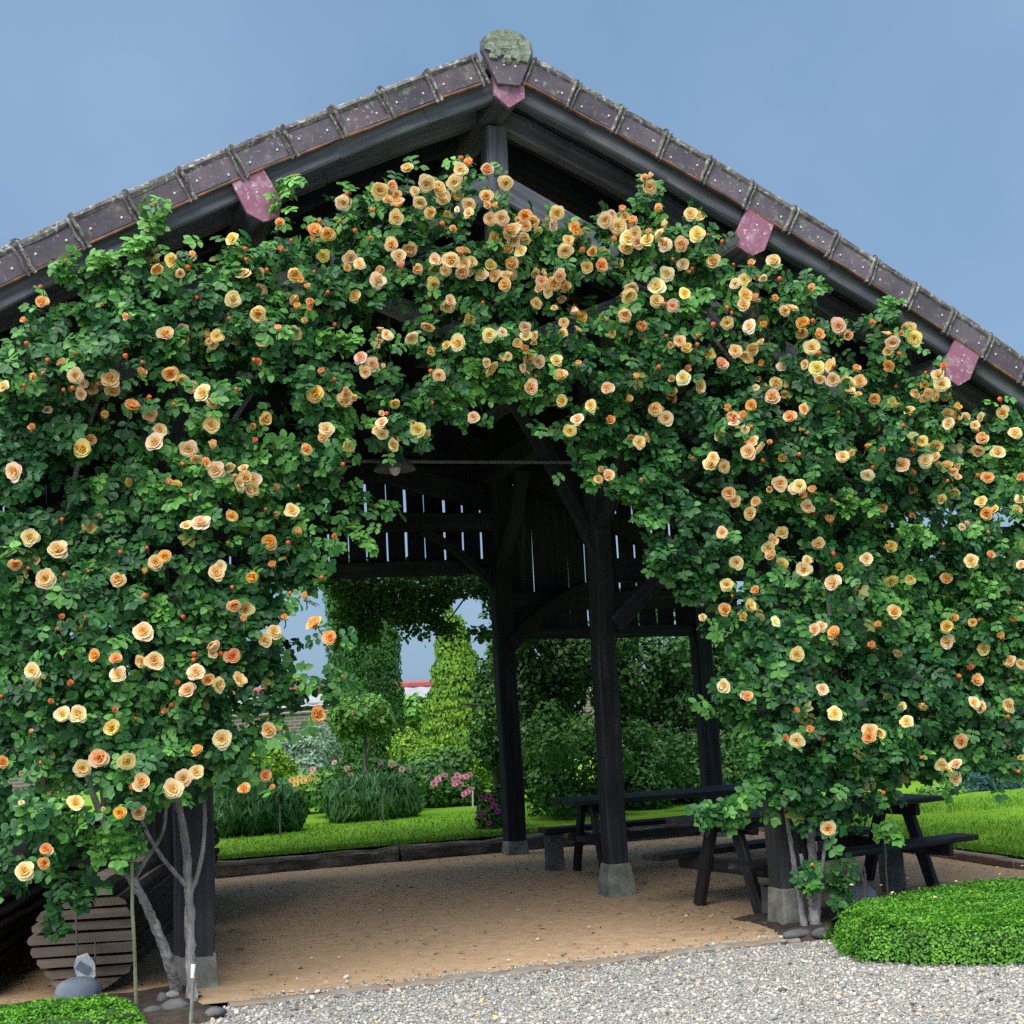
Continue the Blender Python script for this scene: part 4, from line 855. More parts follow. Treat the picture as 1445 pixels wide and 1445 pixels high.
def climbing_rose(label, mask, blooms, base, n_spray, canes, shoots, extra_px=()):
    root = thing('climbing_rose', label, 'climbing rose', base)
    X, Y, Z, dep, ed = rose_positions(mask, n_spray)
    pos = np.stack([X, Y, Z], 1); n = len(pos)
    nr, spin = spray_dirs(n)
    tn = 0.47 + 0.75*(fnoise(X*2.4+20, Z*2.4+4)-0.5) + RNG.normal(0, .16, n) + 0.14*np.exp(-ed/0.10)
    size = RNG.uniform(0.08, 0.132, n)
    bx = {}
    # young shoots: tufts of bright leaves along given paths
    sp, sn, ss, stt = [], [], [], []
    for path, bright in shoots:
        P = spline([at(x, y, Yq) for x, y, Yq in path], 14)
        sm = MB(); tube(sm, P, np.linspace(0.006, 0.003, 14), 5, 0); obj('shoot', sm, [M['cane_green']], root)
        for q in P[2:]:
            for _ in range(2):
                sp.append(q+RNG.normal(0, .02, 3)); sn.append((RNG.normal(0, .6), -0.6+RNG.normal(0, .4), .7+RNG.normal(0, .4))); ss.append(RNG.uniform(.07, .12)); stt.append(bright+RNG.normal(0, .1))
    for (px, py, r, k_) in blooms:          # every bloom sits on a few leaves of its own
        x, z = on_wall([px], [py]); yf = float(rose_front(x, z)[0])
        for _ in range(3 if r > 7 else 2):
            a = RNG.uniform(0, 6.28); q = at(px+r*1.1*math.cos(a), py+r*1.1*math.sin(a)+r*.3, yf+RNG.uniform(-.03, .08))
            sp.append(q); sn.append((RNG.normal(0, .6), -0.7+RNG.normal(0, .4), .6+RNG.normal(0, .4))); ss.append(RNG.uniform(.08, .125)); stt.append(.5+RNG.normal(0, .16))
    if sp:
        pos = np.concatenate([pos, np.array(sp)]); nr = np.concatenate([nr, np.array(sn)]); size = np.concatenate([size, ss]); tn = np.concatenate([tn, stt])
        spin = np.concatenate([spin, RNG.uniform(0, 6.28, len(sp))]); dep = np.concatenate([dep, np.zeros(len(sp))])
    tn = np.clip(tn, 0, .92); tn = np.where(RNG.random(len(tn)) < .008, 1.0, tn)
    ok = np.ones(len(pos), bool)            # nothing grows right over an open bloom
    for (px, py, r, k_) in blooms:
        if r < 7 or k_ == 'y': continue
        x, z = on_wall([px], [py]); yf = float(rose_front(x, z)[0]); c = at(px, py, yf-.10); rr = r*np.linalg.norm(c-CAM)/F_PX
        vx = (c-CAM)/np.linalg.norm(c-CAM); d = pos-c; al = d@vx; ok &= ~((al < .02) & (np.linalg.norm(d-al[:, None]*vx, axis=1) < rr+.045))
    pos, nr, size, tn, spin, dep = pos[ok], nr[ok], size[ok], tn[ok], spin[ok], dep[ok]
    # the nearest 300 compound leaves are parts of their own, the rest is one mass
    order = np.argsort(pos[:, 1] + RNG.uniform(0, .25, len(pos)) + dep)
    front = order[:290]; rest = order[290:]
    R = orient(nr, spin)
    Vs, Fs, Ts, k = [], [], [], 0
    for s in range(len(SPRAYS)):
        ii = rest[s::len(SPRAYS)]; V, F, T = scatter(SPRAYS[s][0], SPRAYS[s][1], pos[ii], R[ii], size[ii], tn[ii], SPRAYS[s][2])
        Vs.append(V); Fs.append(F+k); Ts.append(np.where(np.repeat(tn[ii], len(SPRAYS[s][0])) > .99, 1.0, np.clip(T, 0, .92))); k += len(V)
    o = obj('foliage', fast_mesh('foliage', np.concatenate(Vs), np.concatenate(Fs), [M['rose_leaf']], np.concatenate(Ts), base), None, root); o['kind'] = 'stuff'
    meshes = {}
    for i in front:
        b = int(np.clip(round(tn[i]*12), 3, 12)); s = int(i) % len(SPRAYS)
        if (b, s) not in meshes:
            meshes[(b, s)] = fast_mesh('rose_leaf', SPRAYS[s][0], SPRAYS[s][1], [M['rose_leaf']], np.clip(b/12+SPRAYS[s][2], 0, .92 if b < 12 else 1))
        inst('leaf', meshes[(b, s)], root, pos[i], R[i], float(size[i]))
    # canes
    for path, r0, r1, mat, nub in canes:
        P = spline(path, 6*len(path)); m = MB(); tube(m, P, np.linspace(r0, r1, len(P)), 9, 0, nub*1.4)
        if nub > 0.1:
            for q in range(2, len(P)-1):
                if RNG.random() < .75: dn = RNG.normal(0, 1, 3); dn /= np.linalg.norm(dn); rq = r0+(r1-r0)*q/len(P); blob(m, P[q]+dn*rq*.9, np.ones(3)*rq*RNG.uniform(.2, .38), 0, 6, 4, .2)
        obj('cane', m, [M[mat]], root)
    # blooms
    stalk = MB(); nb = 0
    for (px, py, r, k_) in blooms:
        x, z = on_wall([px], [py]); yf = float(rose_front(x, z)[0])
        d_in = 0.0 if k_ == 'y' else -0.10
        Yq = yf + d_in + RNG.normal(0, .025)
        p = at(px, py, Yq); dist = np.linalg.norm(p-CAM); rad = 0.97*r*dist/F_PX
        view = (CAM-p)/dist
        ax = view*0.9 + np.array([0, 0, .12]) + RNG.normal(0, .30 if k_ != 'y' else .42, 3); ax /= np.linalg.norm(ax)
        if k_ == 'b':
            ax = np.array([RNG.normal(0, .5), -0.35+RNG.normal(0, .3), .75+RNG.normal(0, .25)])
            if r > 6:
                me = BL['half'][nb % 5]; ax = ax*0.6+view*0.8; col = (1.0, 0.52, 0.42); sc = rad*1.05; nm = 'bloom'
            else:
                me = BUDS[nb % 4]; col = (1, 1, 1); sc = rad*0.9; nm = 'bud'
        else:
            me = BL['cup' if k_ == 'o' or RNG.random() < .3 else 'full'][nb % 5]
            if k_ == 'o' and r < 9: me = BL['half'][nb % 5]; ax = ax+np.array([0, 0, .5])
            v = RNG.normal(1, .05); col = tuple(np.array(KTINT[k_])*np.array([1, RNG.normal(1, .06), RNG.normal(1, .12)])*min(v, 1.05)); nm = 'bloom'; sc = rad/(0.98 if me in BL['full'] else 0.86)
            if me in BL['half']: sc = rad/0.75
        Rr = orient(np.array([ax]), np.array([RNG.uniform(0, 6.28)]))[0]
        inst(nm, me, root, p, Rr, float(sc), col)
        q = p - ax*rad*.4; tube(stalk, [q, q-ax*rad*.9+[0, .01, -.015], q-ax*rad*1.2+[RNG.normal(0, .01), .05, -.03]], 0.0035, 4, 0, cap=False); nb += 1
    EV, EF, ET, ek = [], [], [], 0           # further small blooms of the dense clusters, one mass
    for (px, py, r, k_) in blooms:
        if k_ not in 'fp' or py > 700 or RNG.random() > .42: continue
        for _ in range(RNG.integers(1, 3)):
            a = RNG.uniform(0, 6.28); qx, qy = px+r*1.45*math.cos(a), py+r*1.25*math.sin(a)
            x, z = on_wall([qx], [qy]); p = at(qx, qy, float(rose_front(x, z)[0])-.06+RNG.normal(0, .02)); dist = np.linalg.norm(p-CAM)
            me = BL[('full', 'cup', 'half')[RNG.choice(3, p=[.45, .4, .15])]][RNG.integers(5)]; v = np.empty(len(me.vertices)*3, 'f'); me.vertices.foreach_get('co', v); v = v.reshape(-1, 3)
            ax = (CAM-p)/dist*.8+[0, 0, .15]+RNG.normal(0, .4, 3); R = orient(np.array([ax]), np.array([RNG.uniform(0, 6.28)]))[0]; s = r*RNG.uniform(.62, .9)*dist/F_PX
            t = np.empty(len(me.vertices), 'f'); me.attributes['tint'].data.foreach_get('value', t)
            f = np.empty(len(me.loops), 'i'); me.loops.foreach_get('vertex_index', f)
            mi = np.empty(len(me.polygons), 'i'); me.polygons.foreach_get('material_index', mi)
            EV.append((v*s)@R.T+p); EF.append(f.reshape(-1, 4)[mi == 0]+ek); ET.append(t+RNG.normal(0, .05)); ek += len(v)
    eo = obj('small_blooms', fast_mesh('small_blooms', np.concatenate(EV), np.concatenate(EF), [M['petal']], np.clip(np.concatenate(ET), 0, 1), base, True), None, root); eo['kind'] = 'stuff'
    eo.color = (1.0, .93, .86, 1)
    obj('stalks', stalk, [M['cane_green']], root)['kind'] = 'stuff'
    return root
allb = bloom_list()
print('blooms', len(allb)); LB = [b for b in allb if b[0] < 742]; RB = [b for b in allb if b[0] >= 742]
c3 = lambda x, y, Y: at(x, y, Y)
baseL = gnd(258, 1412); baseR = gnd(1140, 1312)
canesL = [
    ([gnd(252, 1402)-[0, 0, .05], c3(243, 1372, .16), c3(228, 1330, .12), c3(212, 1290, .06), c3(195, 1255, .0), c3(172, 1222, -.06), c3(150, 1170, -.08), c3(120, 1090, -.05)], 0.033, 0.018, 'cane', .09),
    ([gnd(272, 1420)-[0, 0, .05], c3(270, 1385, .08), c3(268, 1320, .16), c3(266, 1255, .18), c3(263, 1200, .18), c3(255, 1150, .18), c3(245, 1100, .15), c3(240, 1000, .1)], 0.032, 0.017, 'cane', .09),
    ([c3(268, 1262, .17), c3(277, 1240, .16), c3(286, 1200, .15), c3(289, 1150, .15), c3(286, 1090, .15), c3(300, 1000, .15)], 0.014, 0.010, 'cane', .06),
    ([c3(265, 1253, .17), c3(248, 1233, .15), c3(225, 1205, .1), c3(205, 1170, .05), c3(196, 1140, .05)], 0.014, 0.010, 'cane', .06),
    ([c3(188, 1245, 0), c3(205, 1215, .1), c3(222, 1190, .15), c3(232, 1165, .2), c3(236, 1120, .2)], 0.012, 0.009, 'cane', .08),
    ([c3(240, 1000, .1), c3(250, 850, .15), c3(300, 650, .2), c3(400, 500, .2), c3(520, 400, .2), c3(650, 340, .2)], 0.022, 0.01, 'cane', .05),
    ([c3(120, 1090, 0), c3(90, 900, .1), c3(100, 700, .15), c3(160, 520, .15), c3(260, 430, .15)], 0.022, 0.01, 'cane', .05)]
shootsL = [
    ([(205, 350, -.05), (212, 325, -.09), (218, 300, -.12), (220, 290, -.13)], .85), ([(185, 365, -.05), (190, 350, -.1), (196, 338, -.12)], .85),
    ([(395, 300, -.05), (400, 275, -.08), (412, 255, -.1)], .9), ([(95, 395, -.05), (92, 380, -.1), (90, 368, -.1)], .7), ([(130, 385, -.05), (140, 372, -.1), (155, 362, -.1)], .85),
    ([(420, 450, -.1), (450, 468, -.14), (485, 480, -.16), (500, 478, -.16)], .9), ([(470, 690, 0), (500, 700, 0), (530, 715, .02), (552, 718, .02)], .6), ([(480, 740, 0), (505, 752, -.03), (522, 768, -.03)], .8),
    ([(440, 960, -.05), (465, 962, -.08), (490, 958, -.1), (502, 970, -.1)], .6), ([(30, 1180, -.2), (70, 1160, -.25), (120, 1165, -.28), (170, 1185, -.28)], .85), ([(110, 1190, -.2), (150, 1205, -.25), (190, 1200, -.25)], .95),
    ([(85, 1230, -.15), (84, 1260, -.15), (82, 1290, -.15), (84, 1318, -.12)], .4), ([(100, 1240, -.1), (110, 1255, -.1), (125, 1262, -.1)], .4), ([(0, 790, -.25), (25, 775, -.3), (45, 780, -.3)], .95), ([(215, 850, -.2), (222, 865, -.25), (225, 880, -.25)], .85)]
climbing_rose('climbing rose full of apricot blooms on the left post, with two bare grey trunks', LEFT_MASK, LB, baseL, 6200, canesL, shootsL)
canesR = [
    ([gnd(1150, 1310)-[0, 0, .05], c3(1149, 1290, .05), c3(1153, 1262, .08), c3(1150, 1235, .1), c3(1145, 1180, .1), c3(1150, 1080, .1), c3(1180, 950, .1)], 0.042, 0.018, 'cane', .09),
    ([gnd(1136, 1314)-[0, 0, .05], c3(1132, 1290, .05), c3(1126, 1250, .08), c3(1120, 1215, .1), c3(1112, 1165, .12), c3(1105, 1100, .12)], 0.024, 0.012, 'cane', .09),
    ([c3(1150, 1288, .06), c3(1142, 1268, .04), c3(1136, 1240, .03), c3(1130, 1205, .03)], 0.018, 0.011, 'cane', .12),
    ([c3(1151, 1290, .06), c3(1146, 1272, .02), c3(1152, 1255, .02), c3(1160, 1225, .02), c3(1166, 1180, .05)], 0.017, 0.011, 'cane', .12),
    ([c3(1180, 950, .1), c3(1160, 800, .15), c3(1090, 600, .2), c3(980, 450, .2), c3(850, 380, .2)], 0.02, 0.01, 'cane', .05),
    ([c3(1150, 1080, .1), c3(1250, 900, .15), c3(1330, 720, .15), c3(1300, 560, .15)], 0.02, 0.01, 'cane', .05),
    ([c3(1290, 1060, .1), c3(1275, 1000, .05), c3(1300, 960, 0), c3(1330, 900, 0)], 0.012, 0.008, 'cane', .05)]
shootsR = [
    ([(895, 300, -.1), (905, 280, -.13), (915, 262, -.15)], .6), ([(1250, 450, -.1), (1255, 435, -.13), (1262, 425, -.13)], .6), ([(1120, 410, -.1), (1140, 405, -.13), (1148, 398, -.13)], .6),
    ([(1045, 1150, -.1), (1020, 1148, -.1), (995, 1150, -.1), (985, 1155, -.1)], .45), ([(1080, 1050, -.05), (1065, 1060, -.1), (1055, 1045, -.1)], .7), ([(1110, 1085, -.1), (1130, 1080, -.15), (1150, 1070, -.15)], .8),
    ([(1145, 1225, -.1), (1140, 1240, -.1), (1135, 1250, -.1)], .55), ([(1245, 1160, -.1), (1256, 1170, -.12), (1258, 1185, -.12)], 1.0), ([(1195, 1220, 0), (1190, 1240, 0), (1180, 1270, 0)], .5),
    ([(1270, 745, -.3), (1290, 750, -.35), (1310, 758, -.35)], .85), ([(1180, 700, -.25), (1200, 710, -.3), (1220, 712, -.3)], .75), ([(1360, 800, -.25), (1380, 825, -.3), (1395, 835, -.3)], .75)]
climbing_rose('climbing rose full of apricot blooms on the right post, foliage reaching the right edge', RIGHT_MASK, RB, baseR, 6700, canesR, shootsR)

# ================================================================== PICNIC TABLES
def picnic_table(label, cx, cy_, ang, L, frames, H=0.67, hb=0.385, spread=0.34, boff=0.50, blocks=(), tw=0.66):
    t = thing('picnic_table', label, 'picnic table', (cx, cy_, 0), 'picnic tables under the barn')
    ca, sa = math.cos(ang), math.sin(ang)
    W = lambda x, y, z: np.array([cx+x*ca-y*sa, cy_+x*sa+y*ca, z])
    nb = 4; bw = tw/nb
    for i in range(nb):
        m = MB(); y = -tw/2+bw*(i+.5); e = RNG.normal(0, .006, 2)
        beam(m, W(-L/2+e[0], y, H-.02), W(L/2+e[1], y, H-.02), bw-.012, .04, ch=.005, k=4, jit=.001); obj('plank', m, [M['wood_table']], t)
    for s in (-1, 1):
        for j in (0, 1):
            m = MB(); y = s*(boff-.055+.115*j)
            beam(m, W(-L/2-.02, y, hb-.02), W(L/2+.02, y, hb-.02), .108, .042, ch=.005, k=4, jit=.001); obj('seat_plank', m, [M['wood_table']], t)
    for x in frames:
        for s in (-1, 1):
            m = MB(); beam(m, W(x, s*spread*1.02, 0.0), W(x, s*.13, H-.06), .045, .1, up=(0, 0, 1) if False else W(1, 0, 0)-W(0, 0, 0), ch=.006, k=3)
            m = MB(); beam(m, W(x, s*spread*1.02, 0.0), W(x, s*.13, H-.06), .10, .05, up=W(1, 0, 0)-W(0, 0, 0), ch=.006, k=3); obj('leg', m, [M['wood_table']], t)
        dx = .05 if x < 0 else -.05
        m = MB(); beam(m, W(x+dx, -boff-.10, hb-.085), W(x+dx, boff+.10, hb-.085), .045, .10, ch=.01, k=2); obj('crossbar', m, [M['wood_table']], t)
        m = MB(); beam(m, W(x+dx, -tw/2+.03, H-.085), W(x+dx, tw/2-.03, H-.085), .045, .09, ch=.01, k=2); obj('top_batten', m, [M['wood_table']], t)
    for x, y, h in blocks:
        m = MB(); beam(m, W(x, y, 0), W(x, y, h), .15, .14, up=(0, 1, 0), ch=.012, k=3, jit=.004); obj('support_block', m, [M['stone_dark']], t)
    return t
picnic_table('black picnic table half hidden behind the right rose stems', 2.58, 1.28, math.radians(12.5), 2.25, (-.84, .90), blocks=((-.80, -.46, .20), (.52, -.30, .30)))
picnic_table('long black picnic table farther back beside the rear post', 2.78, 3.72, 0.0, 2.6, (-1.05, 1.0), blocks=((-1.2, .52, .33), (1.1, -.5, .33)))

# ================================================================== SAWN LOGS
def sawn_log(label, c, r, L, n, ang, mats=('wood_log', 'wood_bark'), lean=0.0, gapf=.24):
    """a trunk sawn into planks and restacked on stickers; its round end faces the yard. c = centre of the front end's foot"""
    t = thing('sawn_log_stack', label, 'sawn log', c, 'sawn logs stacked in the left bay')
    ca, sa = math.cos(ang), math.sin(ang); c = np.asarray(c)
    pitch = 2*r/n; th = pitch*(1-gapf)
    for i in range(n):
        z0 = .02+i*pitch; zz = [z0, z0+th]
        def hw(z): return math.sqrt(max(r*r-(z-r)**2, (r*.22)**2))
        w0, w1 = hw(zz[0]), hw(zz[1]); j = RNG.normal(0, .005); e = RNG.normal(0, .012)
        K = 6; V = []; G = []
        for k in range(K):
            y = e+L*k/(K-1); sh = j+.01*math.sin(k+i)
            for x, z in ((-w0+sh, zz[0]), (w0+sh, zz[0]), (w0*.55+w1*.45+.012+sh, (zz[0]+zz[1])/2), (w1+sh, zz[1]), (-w1+sh, zz[1]), (-w0*.55-w1*.45-.012+sh, (zz[0]+zz[1])/2)):
                z = z+RNG.normal(0, .003)+.012*math.sin(k*.9+i*1.7)*(k > 0); V.append(c+np.array([x*ca-y*sa, x*sa+y*ca, z])); G.append((x, y*3, z))
        m = MB(); F = []; mi = []
        m.add(V, [tuple(range(5, -1, -1))], 0, grain=G)
        m.f.append(tuple((K-1)*6+q for q in range(6))); m.m.append(0)
        for k in range(K-1):
            for q in range(6):
                q2 = (q+1) % 6; m.f.append((k*6+q, k*6+q2, (k+1)*6+q2, (k+1)*6+q)); m.m.append(1 if q in (1, 2, 4, 5) else 0)
        obj('plank', m, [M[mats[0]], M[mats[1]]], t)
        if i < n-1:
            for yy in (.25, L*.5, L-.3):
                m = MB(); w_ = min(w1, hw(z0+pitch))*.95; z = z0+th+(pitch-th)/2
                beam(m, c+np.array([-w_*ca-yy*sa, -w_*sa+yy*ca, z]), c+np.array([w_*ca-yy*sa, w_*sa+yy*ca, z]), .025, pitch-th-.003, ch=.002, k=2); obj('sticker', m, [M['wood_dark']], t)
    return t
cl = gnd(112, 1412); 
sawn_log('round sawn log restacked as pale planks behind the grey stone', (cl[0]+.04, .62, 0), .305, 2.0, 9, math.radians(-15))
c2 = at(150, 1300, 1.6)
sawn_log('dark sawn log stack behind the pale round one', (c2[0]+.12, 2.9, 0.0), .45, 2.2, 11, math.radians(-16), ('wood_bark', 'wood_bark'), gapf=.3)
sawn_log('dark sawn log stack at the left edge of the photo', (cl[0]-.82, .78, 0), .36, 2.2, 10, math.radians(-13), ('wood_post', 'wood_bark'), gapf=.34)
sawn_log('dark sawn log stack farther back at the left edge', (cl[0]-.75, 3.0, 0), .5, 2.2, 12, math.radians(-12), ('wood_bark', 'wood_bark'), gapf=.3)

# ================================================================== STAKES, STONES, HEDGES
def stake(label, p0, p1, r, mat, name='garden_stake', extra=None):
    m = MB(); P = np.linspace(p0, p1, 7)+RNG.normal(0, .0025, (7, 3)); tube(m, P, np.linspace(r, r*.85, 7), 7, 0, .04)
    if extra: tube(m, [np.asarray(p0)+(np.asarray(p1)-np.asarray(p0))*f for f in extra], r*1.12, 8, 1)
    return top(obj(name, m, [M[mat], M['white']], loc=p0), label, 'stake', 'stakes among the roses')
g1 = gnd(193, 1436); stake('tall greenish stake left of the left post', g1-[0, 0, .05], at(185, 1200, g1[1]+.05), .011, 'stake_green')
g1 = np.array([-2.77, .48, 0]); g1 = gnd(111, 1408); stake('thin grey stick behind the grey stone, longer of two', g1, at(107, 1278, g1[1]+.02), .0065, 'stake')
g1 = gnd(136, 1404); stake('short thin stick right of the plastic tag', g1, at(134, 1326, g1[1]), .0055, 'stake')
g1 = gnd(269, 1448); stake('wooden stick with a white painted top in front of the left post', g1-[0, 0, .04], at(273, 1360, g1[1]+.03), .0115, 'stake', extra=(.80, .995))
g1 = gnd(1254, 1280); stake('slim pale stake right of the stems, in front of the picnic table', g1-[0, 0, .04], at(1246, 1165, g1[1]), .008, 'stake')
g1 = gnd(1183, 1300); stake('grey stake standing close right of the right rose stems', g1-[0, 0, .04], at(1176, 1140, g1[1]), .008, 'stake')
# forked stump between the stakes on the right
g1 = gnd(1221, 1288); st = thing('forked_stub', 'pale forked stub of a young stem by the blue-grey stone', 'plant stub', tuple(g1))
m = MB(); tube(m, [g1-[0, 0, .03], at(1221, 1262, g1[1]), at(1219, 1246, g1[1])], [.022, .02, .014], 8, 0, .1); obj('stem', m, [M['cane']], st)
m = MB(); tube(m, [at(1220, 1252, g1[1]), at(1214, 1226, g1[1])], [.012, .007], 6, 0, .08); obj('branch', m, [M['cane']], st)
m = MB(); tube(m, [at(1221, 1254, g1[1]), at(1221, 1238, g1[1]), at(1219, 1222, g1[1])], [.012, .009, .006], 6, 0, .08); obj('branch', m, [M['cane']], st)
def stone(label, c, r, mat, flat=None, seed_j=.07):
    m = MB(); blob(m, c, r, 0, 14, 9, seed_j*.35, flat); return top(obj('stone', m, [M[mat]], loc=c, smooth=True), label, 'stone')
g = gnd(110, 1410); stone('smooth blue-grey stone in front of the round sawn log', (g[0], g[1]-.05, .05), (.135, .10, .085), 'stone_blue')
g = gnd(1222, 1282); stone('dark blue-grey rounded stone behind the box hedge', (g[0], g[1]+.05, .05), (.13, .11, .11), 'stone_blue')
for lab, (x, y), r in (('upright grey stone at the foot of the leaning trunk', (229, 1418), (.03, .03, .045)), ('flat dark stone between the rose trunks and the stick', (247, 1428), (.075, .06, .045)),
                       ('dark bluish stone right of the white-topped stick', (304, 1433), (.06, .045, .028)), ('small tan stone under the leaning trunk', (243, 1412), (.045, .04, .035)), ('dark lump of stone beside the stake foot', (215, 1432), (.06, .05, .03)),
                       ('grey stone at the foot of the right rose stems', (1125, 1322), (.10, .06, .03)), ('small rough stone left of the right hedge', (1160, 1322), (.07, .05, .035)), ('little tan stone on the end of the kerb', (1107, 1330), (.025, .02, .014))):
    g = gnd(x, y); stone(lab, (g[0], g[1], r[2]*.55), r, 'stone_dark' if 'tan' not in lab else 'cane', seed_j=.16)
# clear plastic tag with a white label on the thin stick
g = gnd(118, 1408); c = at(118, 1367, g[1]-.02)
tag_ = thing('plant_tag', 'crumpled white plastic plant tag above the grey stone', 'plant tag', tuple(c))
m = MB(); V = []; R_ = 5
for sy in (-1, 1):
    for (x, z) in ((-.055, .02), (-.04, .07), (.02, .08), (.055, .03), (.06, -.05), (.02, -.08), (-.03, -.07)):
        V.append(c+np.array([x+RNG.normal(0, .004), sy*(.012+abs(RNG.normal(0, .006))), z+RNG.normal(0, .004)]))
n = 7; m.add(V, [tuple(range(n)), tuple(range(2*n-1, n-1, -1))]+[((i+1) % n, i, n+i, n+(i+1) % n) for i in range(n)]); obj('bag', m, [M['white']], tag_)
m = MB(); beam(m, c+[-.035, -.022, .03], c+[.03, -.03, -.015], .004, .05, ch=.001, k=3); obj('paper', m, [M['stone_blue']], tag_)

def hedge(label, outline, h, n, leaf=.017, mat='box_leaf', rough=.02):
    """low clipped hedge filling a ground outline"""
    xs = [p[0] for p in outline]; ys = [p[1] for p in outline]; c = (np.mean(xs), np.mean(ys), 0)
    t = thing('hedge', label, 'hedge', c)
    X = RNG.uniform(min(xs), max(xs), n*3); Y = RNG.uniform(min(ys), max(ys), n*3); k = inpoly(X, Y, outline); X, Y = X[k][:n*2], Y[k][:n*2]
    ed = edge_dist(X, Y, outline); hh = h*np.sqrt(np.clip(1-(1-np.clip(ed/.14, 0, 1))**2, 0, 1))*(.90+.2*fnoise(X*6, Y*6))
    # faces: top cover + side cover
    side = ed < .14
    Z = np.where(side, hh*RNG.uniform(.0, 1.0, len(X))**.6, hh*RNG.uniform(.82, 1.10, len(X))); Z = np.where(RNG.random(len(X)) < .12, Z*RNG.uniform(.4, 1, len(X)), Z)
    pos = np.stack([X, Y, np.maximum(Z, .01)], 1)
    cx, cy_ = c[0], c[1]
    e2 = edge_dist(X+.01, Y, outline)-ed; e3 = edge_dist(X, Y+.01, outline)-ed
    out = -np.stack([e2, e3], 1)/.01*np.clip(1-ed/.16, 0, 1)[:, None]
    nr = np.stack([out[:, 0]+RNG.normal(0, .4, len(X)), out[:, 1]+RNG.normal(0, .4, len(X)), .75+RNG.normal(0, .35, len(X))], 1)
    V, F, T = leaf_cloud(pos, nr, RNG.uniform(.8, 1.35, len(X))*leaf, np.clip(.5+1.0*(fnoise(X*9, Y*9)-.5)+RNG.normal(0, .2, len(X)), 0, 1))
    o = obj('foliage', fast_mesh('foliage', V, F, [M[mat]], T, c), None, t); o['kind'] = 'stuff'
    # solid twig core that closes the gaps, inner shade put into its colour
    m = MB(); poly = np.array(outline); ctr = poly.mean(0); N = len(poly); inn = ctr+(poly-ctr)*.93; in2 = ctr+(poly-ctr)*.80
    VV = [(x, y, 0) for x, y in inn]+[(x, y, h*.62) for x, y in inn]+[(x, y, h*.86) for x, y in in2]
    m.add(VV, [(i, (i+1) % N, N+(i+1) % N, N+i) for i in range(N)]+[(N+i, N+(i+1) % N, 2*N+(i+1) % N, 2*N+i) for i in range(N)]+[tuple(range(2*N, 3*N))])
    obj('shade_dark_twigs', m, [M['core']], t)
    return t
M['core'] = surf_mat('shaded_twigs', [(0.3, (0.012, 0.03, 0.008)), (0.7, (0.03, 0.075, 0.015))], 30, .95)  # twig core colour darkened to stand for the shade inside the plant
hp = [gnd(x, y)[:2] for x, y in ((1172, 1318), (1184, 1346), (1215, 1357), (1300, 1362), (1380, 1362), (1480, 1360), (1620, 1352))]
hq = [(4.2, -1.1), (4.1, -.2), (3.3, .05), (2.75, .03), (2.2, -.1), (1.85, -.25), (1.62, -.42)]
ol = [tuple(p) for p in hp]+[q for q in hq]
hedge('low clipped box hedge with a rounded end at the right edge by the gravel', ol, .195, 46000, .019)
ol2 = [(-2.50, -.34), (-2.49, -.62), (-2.75, -.72), (-3.5, -.80), (-4.2, -.75), (-4.2, -.05), (-3.4, -.1), (-2.8, -.12), (-2.56, -.2)]
hedge('low bright green box edging in the bottom left corner', ol2, .13, 22000, .019)
# fallen petals on gravel and hedge
pm_ = MB()
for (x0, x1, y0, y1, z0, n) in ((-1.5, 2.0, -2.6, -.4, .012, 70), (1.9, 3.4, -1.0, .0, .285, 14), (-2.0, 1.7, -.1, 1.0, .015, 22)):
    for _ in range(n):
        c = np.array([RNG.uniform(x0, x1), RNG.uniform(y0, y1), z0]); a = RNG.uniform(0, 6.28); r = RNG.uniform(.009, .018); u = np.array([math.cos(a), math.sin(a), RNG.normal(0, .15)])*r; v = np.array([-math.sin(a), math.cos(a), RNG.normal(0, .15)])*r*.8
        pm_.add([c-u, c-v+[0, 0, .004], c+u, c+v+[0, 0, .004], c+[0, 0, -.003]], [(0, 1, 4), (1, 2, 4), (2, 3, 4), (3, 0, 4)], 0, RNG.uniform(.5, 1))
o = obj('fallen_petals', pm_, [M['petal']]); o['kind'] = 'stuff'; o['label'] = 'fallen apricot petals scattered on gravel and hedge'

# ================================================================== GARDEN PLANTS
def cloud_in(ells, n, shell=.5, ro=.68):
    P, Nn, D = [], [], []
    vol = np.array([e[1][0]*e[1][1]*e[1][2] for e in ells])**(2/3); cnt = np.maximum(1, (vol/vol.sum()*n).astype(int))
    for (c, r), k in zip(ells, cnt):
        d = RNG.normal(0, 1, (k, 3)); d /= np.linalg.norm(d, axis=1, keepdims=True)
        q = 1-RNG.exponential(.16, k)*shell*1.6; q = np.clip(q, .15, 1.15)
        q *= (1-ro/2)+ro*fnoise(d[:, 0]*3.4+c[0]*3+d[:, 2]*1.3, d[:, 1]*3.4+d[:, 2]*2.6+c[2]*3)
        P.append(np.asarray(c)+d*np.asarray(r)*q[:, None]); Nn.append(d+RNG.normal(0, .5, (k, 3))+[0, 0, .25]); D.append(q)
    return np.concatenate(P), np.concatenate(Nn), np.concatenate(D)
